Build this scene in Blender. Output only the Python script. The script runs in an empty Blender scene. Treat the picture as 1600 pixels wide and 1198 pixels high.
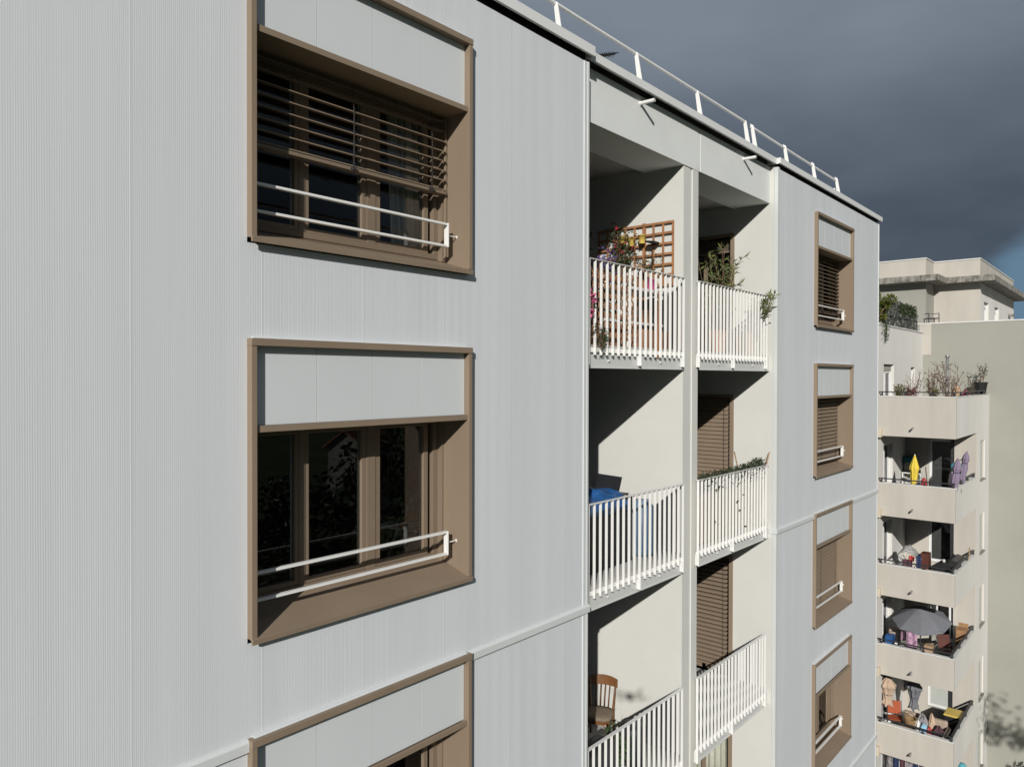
import bpy, bmesh, math, random
from mathutils import Vector, Matrix, Euler

scn = bpy.context.scene
COL = scn.collection
rnd = random.Random(7)
PI = math.pi

# ------------------------------------------------------------------ materials
def mat(name, col, rough=.6, metal=0., var=.0, vscale=3., stretch=(1, 1, 1), bump=0., bscale=60., spec=.5, col2=None, detail=4):
    m = bpy.data.materials.new(name); m.use_nodes = True
    nt = m.node_tree; b = nt.nodes['Principled BSDF']
    b.inputs['Roughness'].default_value = rough
    b.inputs['Metallic'].default_value = metal
    b.inputs['Specular IOR Level'].default_value = spec
    b.inputs['Base Color'].default_value = (*col, 1)
    if var or bump or col2:
        geo = nt.nodes.new('ShaderNodeNewGeometry')
        mp = nt.nodes.new('ShaderNodeMapping'); mp.inputs['Scale'].default_value = stretch
        nt.links.new(geo.outputs['Position'], mp.inputs['Vector'])
    if var or col2:
        n = nt.nodes.new('ShaderNodeTexNoise'); n.inputs['Scale'].default_value = vscale
        n.inputs['Detail'].default_value = detail; n.inputs['Roughness'].default_value = .62
        nt.links.new(mp.outputs[0], n.inputs['Vector'])
        r = nt.nodes.new('ShaderNodeMapRange'); r.inputs['From Min'].default_value = .32; r.inputs['From Max'].default_value = .68
        nt.links.new(n.outputs['Fac'], r.inputs['Value'])
        mx = nt.nodes.new('ShaderNodeMix'); mx.data_type = 'RGBA'
        a = col2 if col2 else tuple(c * (1 - var) for c in col)
        c = col if col2 else tuple(min(1, c * (1 + var)) for c in col)
        mx.inputs[6].default_value = (*a, 1); mx.inputs[7].default_value = (*c, 1)
        nt.links.new(r.outputs[0], mx.inputs[0]); nt.links.new(mx.outputs[2], b.inputs['Base Color'])
    if bump:
        n2 = nt.nodes.new('ShaderNodeTexNoise'); n2.inputs['Scale'].default_value = bscale; n2.inputs['Detail'].default_value = 3
        nt.links.new(geo.outputs['Position'], n2.inputs['Vector'])
        bp = nt.nodes.new('ShaderNodeBump'); bp.inputs['Strength'].default_value = bump; bp.inputs['Distance'].default_value = .01
        nt.links.new(n2.outputs['Fac'], bp.inputs['Height']); nt.links.new(bp.outputs[0], b.inputs['Normal'])
    return m

def glass_mat(name, tint=(.75, .78, .78), ior=1.5):
    m = bpy.data.materials.new(name); m.use_nodes = True
    nt = m.node_tree; nt.nodes.clear()
    o = nt.nodes.new('ShaderNodeOutputMaterial'); t = nt.nodes.new('ShaderNodeBsdfTransparent'); g = nt.nodes.new('ShaderNodeBsdfGlossy')
    f = nt.nodes.new('ShaderNodeFresnel'); f.inputs['IOR'].default_value = ior
    tx = nt.nodes.new('ShaderNodeTexNoise'); tx.inputs['Scale'].default_value = 1.7; tx.inputs['Detail'].default_value = 1; gp = nt.nodes.new('ShaderNodeNewGeometry'); bp = nt.nodes.new('ShaderNodeBump'); bp.inputs['Strength'].default_value = .12; bp.inputs['Distance'].default_value = .02
    nt.links.new(gp.outputs['Position'], tx.inputs['Vector']); nt.links.new(tx.outputs['Fac'], bp.inputs['Height']); nt.links.new(bp.outputs[0], g.inputs['Normal'])
    g.inputs['Roughness'].default_value = .0; t.inputs['Color'].default_value = (*tint, 1); g.inputs['Color'].default_value = (1, 1, 1, 1)
    x = nt.nodes.new('ShaderNodeMixShader')
    nt.links.new(f.outputs[0], x.inputs[0]); nt.links.new(t.outputs[0], x.inputs[1]); nt.links.new(g.outputs[0], x.inputs[2]); nt.links.new(x.outputs[0], o.inputs[0])
    return m

M = {}
M['clad'] = mat('ribbed_steel', (.715, .735, .76), .42, 0, var=.035, vscale=1.3, stretch=(2.2, 2.2, .10))
M['panel'] = mat('flat_steel', (.685, .71, .72), .4, 0, var=.02, vscale=1.2, stretch=(1, 1, .4))
M['trim'] = mat('trim_steel', (.67, .69, .685), .4, 0, var=.02, vscale=2)
M['render_white'] = mat('white_render', (.668, .660, .618), .85, 0, var=.03, vscale=1.1, bump=.06, bscale=160)
M['lintel'] = mat('lintel_render', (.775, .79, .77), .8, 0, var=.03, vscale=1.5, bump=.05, bscale=160)
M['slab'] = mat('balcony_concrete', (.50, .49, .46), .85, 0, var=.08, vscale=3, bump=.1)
M['brown'] = mat('brown_lacquer', (.272, .206, .148), .5, 0, var=.05, vscale=2.5, stretch=(1, 1, .3), spec=.2)
M['brown_dk'] = mat('brown_sash', (.235, .178, .128), .5, 0, var=.04, vscale=2, spec=.2)
M['blind'] = mat('brown_slats', (.235, .178, .128), .5, 0, var=.05, vscale=4, spec=.2)
M['rail'] = mat('white_lacquer', (.87, .86, .83), .38, 0, var=.02, vscale=6)
M['fascia'] = mat('fascia_lacquer', (.70, .70, .68), .4, 0, var=.02, vscale=3)
M['coping'] = mat('coping_alu', (.80, .80, .79), .4, 0, var=.025, vscale=1.5)
M['room'] = mat('dark_room', (.10, .095, .09), .9, 0, var=.1, vscale=1)  # near black colour stands in for the shade inside the rooms
M['drum'] = mat('faded_blue_plastic', (.12, .20, .31), .5, 0, var=.1, vscale=6)
M['black'] = mat('black_rubber', (.012, .012, .013), .6)
M['cord'] = mat('dark_cord', (.05, .045, .04), .8)
M['glass'] = glass_mat('window_glass', (.88, .90, .90), 1.36)
M['spacer'] = mat('spacer_alu', (.62, .64, .62), .35, 0)
M['curtain'] = mat('beige_cloth', (.74, .69, .57), .95, 0, var=.08, vscale=8)
M['roof'] = mat('roof_gravel', (.33, .32, .30), .95, 0, var=.2, vscale=12, bump=.3, bscale=40)
M['fcream'] = mat('cream_render', (.55, .51, .45), .9, 0, var=.075, vscale=1.6, stretch=(1, 1, .22), bump=.08, bscale=60, detail=6)
M['fwhite'] = mat('white_side_render', (.86, .83, .79), .9, 0, var=.035, vscale=.9, stretch=(1, 1, .4), bump=.06, bscale=60)
M['fgrey'] = mat('grey_render', (.365, .36, .312), .92, 0, var=.06, vscale=.35, bump=.08, bscale=40)
M['fgrey2'] = mat('grey_attic_render', (.36, .35, .31), .92, 0, var=.05, vscale=.6, bump=.08, bscale=40)
M['fside'] = mat('cream_side_render', (.75, .725, .685), .9, 0, var=.05, vscale=.8, stretch=(1, 1, .4), bump=.08, bscale=60)
M['concrete'] = mat('weathered_concrete', (.40, .375, .33), .95, 0, vscale=3.4, stretch=(1.8, 1.8, .8), col2=(.085, .08, .068), detail=9, bump=.2, bscale=30)
M['cap'] = mat('wall_capping', (.74, .73, .70), .6, 0, var=.06, vscale=2)
M['pvc'] = mat('white_pvc', (.80, .80, .80), .35)
M['dkmetal'] = mat('dark_grey_metal', (.035, .036, .04), .45, 0, var=.2, vscale=8)
M['shutter'] = mat('pale_shutter', (.50, .52, .48), .6, 0, var=.04, vscale=5)
M['pipe'] = mat('cream_pipe', (.68, .58, .46), .6, 0, var=.06, vscale=3)
M['tile'] = mat('balcony_tile', (.36, .33, .29), .8, 0, var=.1, vscale=5)
M['wood'] = mat('oiled_pine', (.36, .165, .075), .6, 0, var=.25, vscale=14, stretch=(1, 1, .3))
M['wood_lt'] = mat('raw_timber', (.44, .29, .17), .7, 0, var=.2, vscale=16)
M['chairwood'] = mat('varnished_beech', (.175, .076, .028), .32, 0, var=.2, vscale=18, stretch=(1, 1, .25))
M['straw'] = mat('woven_straw', (.21, .16, .115), .85, 0, var=.3, vscale=60)
M['yellow'] = mat('yellow_canvas', (.76, .57, .07), .8, 0, var=.08, vscale=14)
M['yellowpot'] = mat('yellow_enamel', (.72, .52, .12), .45, 0, var=.1, vscale=14)
M['purple'] = mat('mauve_canvas', (.255, .20, .285), .85, 0, var=.12, vscale=16)
M['greycan'] = mat('grey_canvas', (.175, .18, .20), .85, 0, var=.06, vscale=8)
M['beigecan'] = mat('beige_canvas', (.52, .38, .28), .9, 0, var=.08, vscale=10)
M['teal'] = mat('teal_cloth', (.02, .17, .17), .8, 0, var=.1, vscale=9)
M['turq'] = mat('turquoise_plastic', (.10, .36, .42), .5, 0, var=.15, vscale=10)
M['blue'] = mat('blue_tarpaulin', (.02, .10, .29), .42, 0, var=.25, vscale=12, bump=.5, bscale=25)
M['navy'] = mat('navy_denim', (.02, .035, .10), .9, 0, var=.3, vscale=20)
M['red'] = mat('red_plastic', (.42, .04, .03), .5, 0, var=.1, vscale=10)
M['orange'] = mat('orange_canvas', (.40, .09, .035), .8, 0, var=.15, vscale=14)
M['pink'] = mat('pink_print_cloth', (.62, .40, .52), .95, 0, vscale=11, col2=(.20, .10, .17), detail=5)
M['white'] = mat('white_plastic', (.76, .75, .72), .5, 0, var=.04, vscale=5)
M['sofa'] = mat('beige_upholstery', (.42, .33, .26), .95, 0, var=.12, vscale=10, bump=.3, bscale=40)
M['brownbag'] = mat('kraft_paper', (.36, .20, .10), .9, 0, var=.2, vscale=12)
M['mahog'] = mat('mahogany_board', (.11, .035, .025), .5, 0, var=.2, vscale=10)
M['basket'] = mat('wicker', (.36, .23, .11), .9, 0, vscale=40, col2=(.16, .09, .04))
M['clothA'] = mat('grey_laundry', (.42, .40, .40), .95, 0, vscale=9, col2=(.10, .09, .11))
M['clothB'] = mat('sky_blue_laundry', (.30, .52, .68), .95, 0, var=.15, vscale=9)
M['clothC'] = mat('dark_laundry', (.035, .03, .045), .95, 0, vscale=14, col2=(.15, .05, .06))
M['tarp'] = mat('tan_cover', (.50, .34, .22), .9, 0, var=.15, vscale=8)
M['magenta'] = mat('raspberry_cloth', (.33, .05, .09), .9, 0, var=.3, vscale=8)
M['terracotta'] = mat('terracotta', (.36, .17, .09), .85, 0, var=.2, vscale=10)
M['soil'] = mat('potting_soil', (.04, .028, .02), .95)
M['silver'] = mat('galvanised_pipe', (.42, .42, .41), .35, .6)
M['bark'] = mat('bark', (.12, .09, .065), .95, 0, var=.35, vscale=14, bump=.5, bscale=20)
M['twig'] = mat('twig', (.16, .09, .06), .9, 0, var=.3, vscale=20)

def leaf(name, c, c2, rough=.5):
    m = mat(name, c, rough, 0, vscale=5, col2=c2)
    return m
M['leaf_ole'] = leaf('oleander_leaf', (.20, .23, .07), (.07, .10, .03))
M['leaf_dark'] = leaf('dark_leaf', (.05, .075, .02), (.018, .03, .01))
M['leaf_lime'] = leaf('lime_leaf', (.16, .17, .02), (.06, .075, .015))
M['leaf_hedge'] = leaf('plastic_hedge_leaf', (.07, .085, .04), (.02, .028, .014))
M['leaf_red'] = leaf('red_leaf', (.20, .035, .03), (.07, .02, .02))
M['leaf_dry'] = leaf('dry_leaf', (.20, .10, .06), (.08, .045, .03))
M['leaf_ivy'] = leaf('ivy_leaf', (.06, .12, .03), (.02, .05, .015))
M['leaf_tree'] = leaf('plane_leaf', (.045, .065, .018), (.018, .028, .009))
M['fl_purple'] = leaf('purple_petal', (.17, .11, .30), (.08, .05, .18))
M['fl_pink'] = leaf('pink_petal', (.72, .14, .32), (.5, .05, .18))
M['fl_red'] = leaf('red_petal', (.5, .03, .06), (.3, .01, .03))
M['netting'] = leaf('screen_netting', (.20, .20, .18), (.035, .045, .03))

# zebra striped cloth
def zebra():
    m = mat('zebra_cloth', (.75, .73, .70), .9); nt = m.node_tree; b = nt.nodes['Principled BSDF']
    tc = nt.nodes.new('ShaderNodeNewGeometry'); w = nt.nodes.new('ShaderNodeTexWave'); w.inputs['Scale'].default_value = 7; w.inputs['Distortion'].default_value = 5
    w.inputs['Detail Scale'].default_value = 1.2; w.bands_direction = 'DIAGONAL'
    r = nt.nodes.new('ShaderNodeValToRGB'); r.color_ramp.interpolation = 'CONSTANT'
    r.color_ramp.elements[0].color = (.02, .02, .022, 1); r.color_ramp.elements[1].position = .5; r.color_ramp.elements[1].color = (.7, .68, .65, 1)
    nt.links.new(tc.outputs['Position'], w.inputs['Vector']); nt.links.new(w.outputs['Fac'], r.inputs[0]); nt.links.new(r.outputs[0], b.inputs['Base Color'])
    return m
M['zebra'] = zebra()

# ------------------------------------------------------------------ mesh builder
class MB:
    def __init__(s): s.v = []; s.f = []
    def add(s, vs, fs):
        o = len(s.v); s.v += [tuple(p) for p in vs]; s.f += [tuple(i + o for i in f) for f in fs]; return s
    def box(s, x0, x1, y0, y1, z0, z1):
        vs = [(x, y, z) for z in (z0, z1) for y in (y0, y1) for x in (x0, x1)]
        return s.add(vs, [(0, 2, 3, 1), (4, 5, 7, 6), (0, 1, 5, 4), (2, 6, 7, 3), (0, 4, 6, 2), (1, 3, 7, 5)])
    def obox(s, c, size, rot=(0, 0, 0)):
        R = Euler(rot).to_matrix(); c = Vector(c); h = [q / 2 for q in size]
        vs = [c + R @ Vector((sx * h[0], sy * h[1], sz * h[2])) for sz in (-1, 1) for sy in (-1, 1) for sx in (-1, 1)]
        return s.add(vs, [(0, 2, 3, 1), (4, 5, 7, 6), (0, 1, 5, 4), (2, 6, 7, 3), (0, 4, 6, 2), (1, 3, 7, 5)])
    def bar(s, p, q, w, h=None, up=(0, 0, 1)):           # rectangular bar between two points
        p, q = Vector(p), Vector(q); h = h or w; d = (q - p).normalized(); u = Vector(up)
        if abs(d.dot(u)) > .98: u = Vector((1, 0, 0))
        a = d.cross(u).normalized(); b = a.cross(d)
        vs = []
        for c in (p, q):
            for i, j in ((-1, -1), (1, -1), (1, 1), (-1, 1)): vs.append(c + a * i * w / 2 + b * j * h / 2)
        return s.add(vs, [(3, 2, 1, 0), (4, 5, 6, 7), (0, 1, 5, 4), (1, 2, 6, 5), (2, 3, 7, 6), (3, 0, 4, 7)])
    def tube(s, pts, r, n=8, cap=True):
        pts = [Vector(p) for p in pts]; rs = r if isinstance(r, (list, tuple)) else [r] * len(pts)
        o = len(s.v); prev = None
        for i, p in enumerate(pts):
            d = (pts[min(i + 1, len(pts) - 1)] - pts[max(i - 1, 0)])
            d = d.normalized() if d.length > 1e-9 else Vector((0, 0, 1))
            if prev is None:
                a = d.cross(Vector((0, 0, 1)))
                if a.length < 1e-3: a = d.cross(Vector((1, 0, 0)))
            else: a = prev - d * prev.dot(d)
            a.normalize(); prev = a; b = d.cross(a)
            for k in range(n):
                t = 2 * PI * k / n; s.v.append(tuple(p + (a * math.cos(t) + b * math.sin(t)) * rs[i]))
        for i in range(len(pts) - 1):
            for k in range(n):
                k2 = (k + 1) % n; s.f.append((o + i * n + k, o + i * n + k2, o + (i + 1) * n + k2, o + (i + 1) * n + k))
        if cap:
            s.f.append(tuple(o + k for k in reversed(range(n)))); e = o + (len(pts) - 1) * n; s.f.append(tuple(e + k for k in range(n)))
        return s
    def lathe(s, prof, c=(0, 0, 0), n=16, cap=True):      # prof: (radius, z)
        o = len(s.v); c = Vector(c)
        for r, z in prof:
            for k in range(n): t = 2 * PI * k / n; s.v.append((c.x + r * math.cos(t), c.y + r * math.sin(t), c.z + z))
        for i in range(len(prof) - 1):
            for k in range(n):
                k2 = (k + 1) % n; s.f.append((o + i * n + k, o + i * n + k2, o + (i + 1) * n + k2, o + (i + 1) * n + k))
        if cap:
            s.f.append(tuple(o + k for k in reversed(range(n)))); e = o + (len(prof) - 1) * n; s.f.append(tuple(e + k for k in range(n)))
        return s
    def prism(s, poly, axis, a, b):                       # polygon extruded along an axis; poly in the other two axes
        def P(u, v, w):
            return {'x': (w, u, v), 'y': (u, w, v), 'z': (u, v, w)}[axis]
        n = len(poly); vs = [P(u, v, a) for u, v in poly] + [P(u, v, b) for u, v in poly]
        return s.add(vs, [tuple(range(n)), tuple(reversed(range(n, 2 * n)))] + [(i + n, (i + 1) % n + n, (i + 1) % n, i) for i in range(n)])
    def leafy(s, p, size, rg, d=None, wid=.42, n=1):
        for _ in range(n):
            dd = Vector((rg.gauss(0, 1), rg.gauss(0, 1), rg.gauss(0, 1)))
            if d is not None: dd = dd * .45 + Vector(d)
            dd.normalize(); u = dd.cross(Vector((rg.gauss(0, 1), rg.gauss(0, 1), rg.gauss(0, 1))))
            if u.length < 1e-3: continue
            u.normalize(); nn = dd.cross(u); L = size * rg.uniform(.7, 1.25); w = L * wid; q = Vector(p)
            s.add([q, q + dd * L * .45 + u * w / 2 + nn * L * .06, q + dd * L, q + dd * L * .45 - u * w / 2 + nn * L * .06], [(0, 1, 2, 3)])
        return s
    def build(s, name, m, parent=None, smooth=False, bevel=0, kind=None, solid=0):
        xs, ys, zs = zip(*s.v)
        b = Vector(((min(xs) + max(xs)) / 2, (min(ys) + max(ys)) / 2, min(zs)))
        me = bpy.data.meshes.new(name); me.from_pydata([(x - b.x, y - b.y, z - b.z) for x, y, z in s.v], [], s.f); me.update()
        bm = bmesh.new(); bm.from_mesh(me)
        bmesh.ops.recalc_face_normals(bm, faces=bm.faces); bm.to_mesh(me); bm.free()
        if smooth:
            for p in me.polygons: p.use_smooth = True
        o = bpy.data.objects.new(name, me); COL.objects.link(o); me.materials.append(M[m] if isinstance(m, str) else m)
        if parent is not None:
            o.parent = parent; o.location = b - Vector(parent['_w']) if not parent.get('_local') else b
        else: o.location = b
        o['_w'] = tuple(b) if (parent is None or not parent.get('_local')) else tuple(b)
        if parent is not None and parent.get('_local'):
            o['_local'] = 0
        if bevel:
            bv = o.modifiers.new('Bevel', 'BEVEL'); bv.width = bevel; bv.segments = 2; bv.limit_method = 'ANGLE'; bv.angle_limit = .6
        if kind: o['kind'] = kind
        return o

def tag(o, label=None, cat=None, group=None, kind=None):
    if label: o['label'] = label
    if cat: o['category'] = cat
    if group: o['group'] = group
    if kind: o['kind'] = kind
    return o

def thing(name, label, cat, loc, rotz=0, group=None):      # an Empty at the thing's base; its parts are given in its local axes
    o = bpy.data.objects.new(name, None); COL.objects.link(o); o.empty_display_size = .2
    o.location = loc; o.rotation_euler = (0, 0, rotz); o['_w'] = (0., 0., 0.); o['_local'] = 1
    return tag(o, label, cat, group)

def world_thing(name, label, cat, loc, group=None):        # the same, parts given in world axes
    o = bpy.data.objects.new(name, None); COL.objects.link(o); o.location = loc; o['_w'] = tuple(loc)
    return tag(o, label, cat, group)

# ------------------------------------------------------------------ camera, sun, sky
TH, PITCH, ROLL, FPX = math.radians(41.15), math.radians(-.514), math.radians(.122), 1150.
CAM = Vector((0, -4.594, 18.0))
F = Vector((math.cos(TH) * math.cos(PITCH), math.sin(TH) * math.cos(PITCH), math.sin(PITCH)))
R0 = Vector((math.sin(TH), -math.cos(TH), 0)); U0 = R0.cross(F)
R_ = R0 * math.cos(ROLL) + U0 * math.sin(ROLL); U_ = U0 * math.cos(ROLL) - R0 * math.sin(ROLL)
cd = bpy.data.cameras.new('camera'); cam = bpy.data.objects.new('camera', cd); COL.objects.link(cam)
cam.matrix_world = Matrix(((R_.x, U_.x, -F.x, CAM.x), (R_.y, U_.y, -F.y, CAM.y), (R_.z, U_.z, -F.z, CAM.z), (0, 0, 0, 1)))
cd.sensor_fit = 'HORIZONTAL'; cd.sensor_width = 36; cd.lens = 36 * FPX / 1600; cd.clip_end = 3000; cd.clip_start = .05
scn.camera = cam

SD = Vector((1, .629, -.498)).normalized()
sl = bpy.data.lights.new('sun', 'SUN'); sl.energy = 3.75; sl.angle = math.radians(.53); sl.color = (1, .976, .925)
so = bpy.data.objects.new('sun', sl); COL.objects.link(so); so.rotation_euler = SD.to_track_quat('-Z', 'Y').to_euler(); so.location = (-30, -25, 40)

W = bpy.data.worlds.new('World'); scn.world = W; W.use_nodes = True
nt = W.node_tree; nt.nodes.clear()
N = nt.nodes.new; L = nt.links.new
out = N('ShaderNodeOutputWorld'); bg = N('ShaderNodeBackground'); bg.inputs['Strength'].default_value = .1
sky = N('ShaderNodeTexSky'); sky.sky_type = 'NISHITA'; sky.sun_disc = False
sky.sun_elevation = math.asin(-SD.z); sky.sun_rotation = math.atan2(-SD.x, -SD.y); sky.air_density = 1.2; sky.dust_density = .8
tc = N('ShaderNodeTexCoord')
mp = N('ShaderNodeMapping'); mp.inputs['Scale'].default_value = (1, 1, 2.4); L(tc.outputs['Generated'], mp.inputs[0])
nz = N('ShaderNodeTexNoise'); nz.inputs['Scale'].default_value = 2.6; nz.inputs['Detail'].default_value = 7; nz.inputs['Roughness'].default_value = .52; L(mp.outputs[0], nz.inputs['Vector'])
sep = N('ShaderNodeSeparateXYZ'); L(tc.outputs['Generated'], sep.inputs[0])
# storm cloud colour: darker slate low down, paler higher up, broken by noise
mz = N('ShaderNodeMapRange'); mz.inputs['From Min'].default_value = .12; mz.inputs['From Max'].default_value = .46; L(sep.outputs['Z'], mz.inputs['Value'])
ad = N('ShaderNodeMath'); ad.operation = 'MULTIPLY_ADD'; ad.inputs[1].default_value = 1.0; ad.inputs[2].default_value = -.5; L(nz.outputs['Fac'], ad.inputs[0])
a2 = N('ShaderNodeMath'); a2.operation = 'ADD'; a2.use_clamp = True; L(mz.outputs[0], a2.inputs[0]); L(ad.outputs[0], a2.inputs[1])
cl = N('ShaderNodeMix'); cl.data_type = 'RGBA'; cl.inputs[6].default_value = (.48, .66, .94, 1); cl.inputs[7].default_value = (2.02, 2.39, 2.88, 1); L(a2.outputs[0], cl.inputs[0])
# gaps in the cloud: a small blue one low on the right, a wide one round the sun
def near(vec, lo, hi, k):
    dp = N('ShaderNodeVectorMath'); dp.operation = 'DOT_PRODUCT'; L(tc.outputs['Generated'], dp.inputs[0]); dp.inputs[1].default_value = Vector(vec).normalized()
    m1 = N('ShaderNodeMath'); m1.operation = 'MULTIPLY_ADD'; m1.inputs[1].default_value = k; L(nz.outputs['Fac'], m1.inputs[0]); L(dp.outputs['Value'], m1.inputs[2])
    r = N('ShaderNodeMapRange'); r.interpolation_type = 'SMOOTHSTEP'; r.inputs['From Min'].default_value = lo + k * .5; r.inputs['From Max'].default_value = hi + k * .5; L(m1.outputs[0], r.inputs['Value'])
    return r
g1 = near((1.23, .075, .122), .9962, .9995, .012); g2 = near(-SD, .985, .999, .015)
# unseen sky across the street is dimmed to cut the fill light
mt = N('ShaderNodeMapRange'); mt.interpolation_type = 'SMOOTHSTEP'; mt.inputs['From Min'].default_value = -.35; mt.inputs['From Max'].default_value = .12; mt.inputs['To Min'].default_value = .75; L(sep.outputs['Y'], mt.inputs['Value'])
dk = N('ShaderNodeVectorMath'); dk.operation = 'SCALE'; L(cl.outputs[2], dk.inputs[0]); L(mt.outputs[0], dk.inputs['Scale'])
b1 = N('ShaderNodeMix'); b1.data_type = 'RGBA'; b1.inputs[7].default_value = (1.25, 2.15, 3.05, 1); L(g1.outputs[0], b1.inputs[0]); L(dk.outputs[0], b1.inputs[6])
mx = N('ShaderNodeMix'); mx.data_type = 'RGBA'; L(g2.outputs[0], mx.inputs[0]); L(b1.outputs[2], mx.inputs[6]); L(sky.outputs[0], mx.inputs[7])
L(mx.outputs[2], bg.inputs['Color']); L(bg.outputs[0], out.inputs['Surface'])

scn.view_settings.view_transform = 'Standard'; scn.view_settings.look = 'None'; scn.view_settings.gamma = 1; scn.view_settings.exposure = 0
scn.cycles.use_denoising = True
scn.cycles.max_bounces = 8; scn.cycles.diffuse_bounces = 1; scn.cycles.transparent_max_bounces = 16

# ------------------------------------------------------------------ ground
g = MB(); g.add([(-900, -900, 0), (900, -900, 0), (900, 900, 0), (-900, 900, 0)], [(0, 1, 2, 3)])
M['lawn'] = mat('lawn', (.06, .075, .025), .95, 0, var=.5, vscale=.15, detail=8)
M['asphalt'] = mat('asphalt', (.055, .055, .058), .9, 0, var=.25, vscale=.8, bump=.2)
g.build('ground', 'lawn', kind='structure')
MB().box(-60, 60, -22, -15, .004, .02).build('road', 'asphalt', kind='structure')
MB().box(-60, 60, -14.9, -12.6, .0, .13).build('pavement', 'slab', kind='structure')

# ------------------------------------------------------------------ the near building
B = world_thing('apartment_building', 'pale grey building with ribbed metal cladding, brown framed windows and white balconies', 'apartment building', (6.5, 4., 0))
XL, XR_, WW, HW = 2.553, 13.442, 2.105, 2.057
ZT = [20.956 - 2.7 * k for k in range(4)]
XA, XBk, XEND = 6.49, 11.75, 17.5          # left cladding ends, right cladding starts, right end
YLO = .12                                  # plane of the loggia front
DIV0, DIV1, LX = 8.86, 9.26, 11.72
CT = 21.36                                 # top of cladding
PITCHX, AMP = .0122, .00026
_rp = [0.]
while len(_rp) < 4000:                                          # phase of the ripples, summed every 2 mm from x = 0
    xx = .002 * len(_rp); _rp.append(_rp[-1] + .002 / (.03 + .022 * max(0, min(xx, 6.5) - 2.6) ** 1.9))
def ripple(x):
    if x > 7.9: return x / .34
    if x < 0: return x / .03
    return _rp[min(int(x / .002), 3998)] + (x % .002) / .002 * (_rp[min(int(x / .002) + 1, 3999)] - _rp[min(int(x / .002), 3998)])
def ribs(mb, x0, x1, z0, z1, n=6):
    xs = []; i0 = int(math.floor(x0 / PITCHX * n)); i1 = int(math.ceil(x1 / PITCHX * n))
    xs = [x0] + [i * PITCHX / n for i in range(i0, i1 + 1) if x0 + 1e-5 < i * PITCHX / n < x1 - 1e-5] + [x1]
    o = len(mb.v); nr = max(1, int(round((z1 - z0) / 1.0)))
    def yy(x, z):
        y = -AMP * math.cos(2 * PI * x / PITCHX)
        t = (x - 1.80) % .855                                  # sheet overlaps
        if t < .016: y -= .0008 * math.sin(PI * t / .016)
        # moire bands of tone put into the shape: short ripples on the left, longer ones further along
        lam = .03 + .022 * max(0, min(x, 6.5) - 2.6) ** 1.9 if x < 8 else .34
        y += .0026 * lam * math.sin(2 * PI * ripple(x) + .9 * math.sin(z * 1.3 + x) + .5 * math.sin(z * 3.1)) * (.65 + .35 * math.sin(x * 3.7 + z * .9))
        return y
    for x in xs:
        for r in range(nr + 1):
            z = z0 + (z1 - z0) * r / nr; mb.v.append((x, yy(x, z), z))
    for i in range(len(xs) - 1):
        for r in range(nr):
            a = o + i * (nr + 1) + r; mb.f.append((a, a + nr + 1, a + nr + 2, a + 1))
def cladding(x0, x1, wx, tops):
    mb = MB(); J = [(.3, 10.07), (10.14, 15.475), (15.55, CT)]
    for z0, z1 in J:
        ribs(mb, x0, wx, z0, z1); ribs(mb, wx + WW, x1, z0, z1)
        z = z1
        for t in tops:
            if z0 - .01 <= t - HW + .03 and t <= z1 + .12:
                if z - t > .002: ribs(mb, wx, wx + WW, t, z)
                z = t - HW
        if z > z0 + .01: ribs(mb, wx, wx + WW, z0, z)
    return mb.build('cladding', 'clad', B, smooth=True)
cladding(-8, XA - .08, XL, ZT); cladding(XBk + .05, XEND - .03, XR_, ZT)
# joint flashings between storeys (split round the windows whose heads lie on them)
for zt in (15.55, 10.14):
    for a, b in ((-8, XL - .002), (XL + WW + .002, XA + .02), (XBk, XR_ - .002), (XR_ + WW + .002, XEND + .012)):
        jf = MB().prism([(.03, zt + .012), (-.012, zt + .008), (-.03, zt - .012), (-.032, zt - .075), (-.026, zt - .075), (-.02, zt - .02), (.03, zt - .02)], 'x', a, b)
        if b == XA + .02: jf.box(XA + .02 - .004, XA + .02, -.03, .1, zt - .075, zt - .01)
        if a == XBk: jf.box(XBk - .04, XBk + .004, -.032, .11, zt - .075, zt + .005)
        jf.build('joint_flashing', 'trim', B, bevel=.002)
ct = MB()
ct.box(XA - .082, XA - .03, -.010, .05, .3, CT); ct.box(XA - .03, XA, -.016, .115, .3, CT)
ct.box(LX + .006, XBk + .052, -.012, .049, .3, CT + .02); ct.box(XEND - .035, XEND, -.010, .3, .3, CT)
ct.build('corner_trim', 'trim', B, bevel=.002)
# copings
cp = MB()
def coping(mb, x0, x1, yf, z0, z1):
    mb.box(x0, x1, yf, yf + .012, z0, z1); mb.box(x0, x1, yf + .012, .55, z1 - .012, z1); mb.box(x0, x1, yf + .012, yf + .03, z0, z0 + .012)
coping(cp, -8.05, XA + .045, -.06, 21.425, 21.53); coping(cp, XA + .05, XBk - .055, .0, 21.42, 21.515); coping(cp, XBk - .05, XEND + .05, -.06, 21.42, 21.515)
cp.box(XA + .033, XA + .045, -.048, .5, 21.425, 21.518); cp.box(XBk - .05, XBk - .038, -.048, .5, 21.42, 21.503)
cp.box(XEND + .038, XEND + .05, -.048, .5, 21.42, 21.503)
cp.build('coping', 'coping', B, bevel=.002)
MB().box(-8, XA - .01, .035, .45, CT - .02, 21.51).box(XA, XBk, .16, .45, 21.40, 21.50).box(XBk + .02, XEND, .035, .45, CT - .02, 21.50).build('parapet', 'black', B)  # coloured black to draw the shade in the gap under the coping
MB().box(-7.95, XEND - .05, .45, 9.4, 21.1, 21.3).build('roof', 'roof', B)
wl = MB()                                                     # masonry behind the cladding, round the windows and loggias
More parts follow.
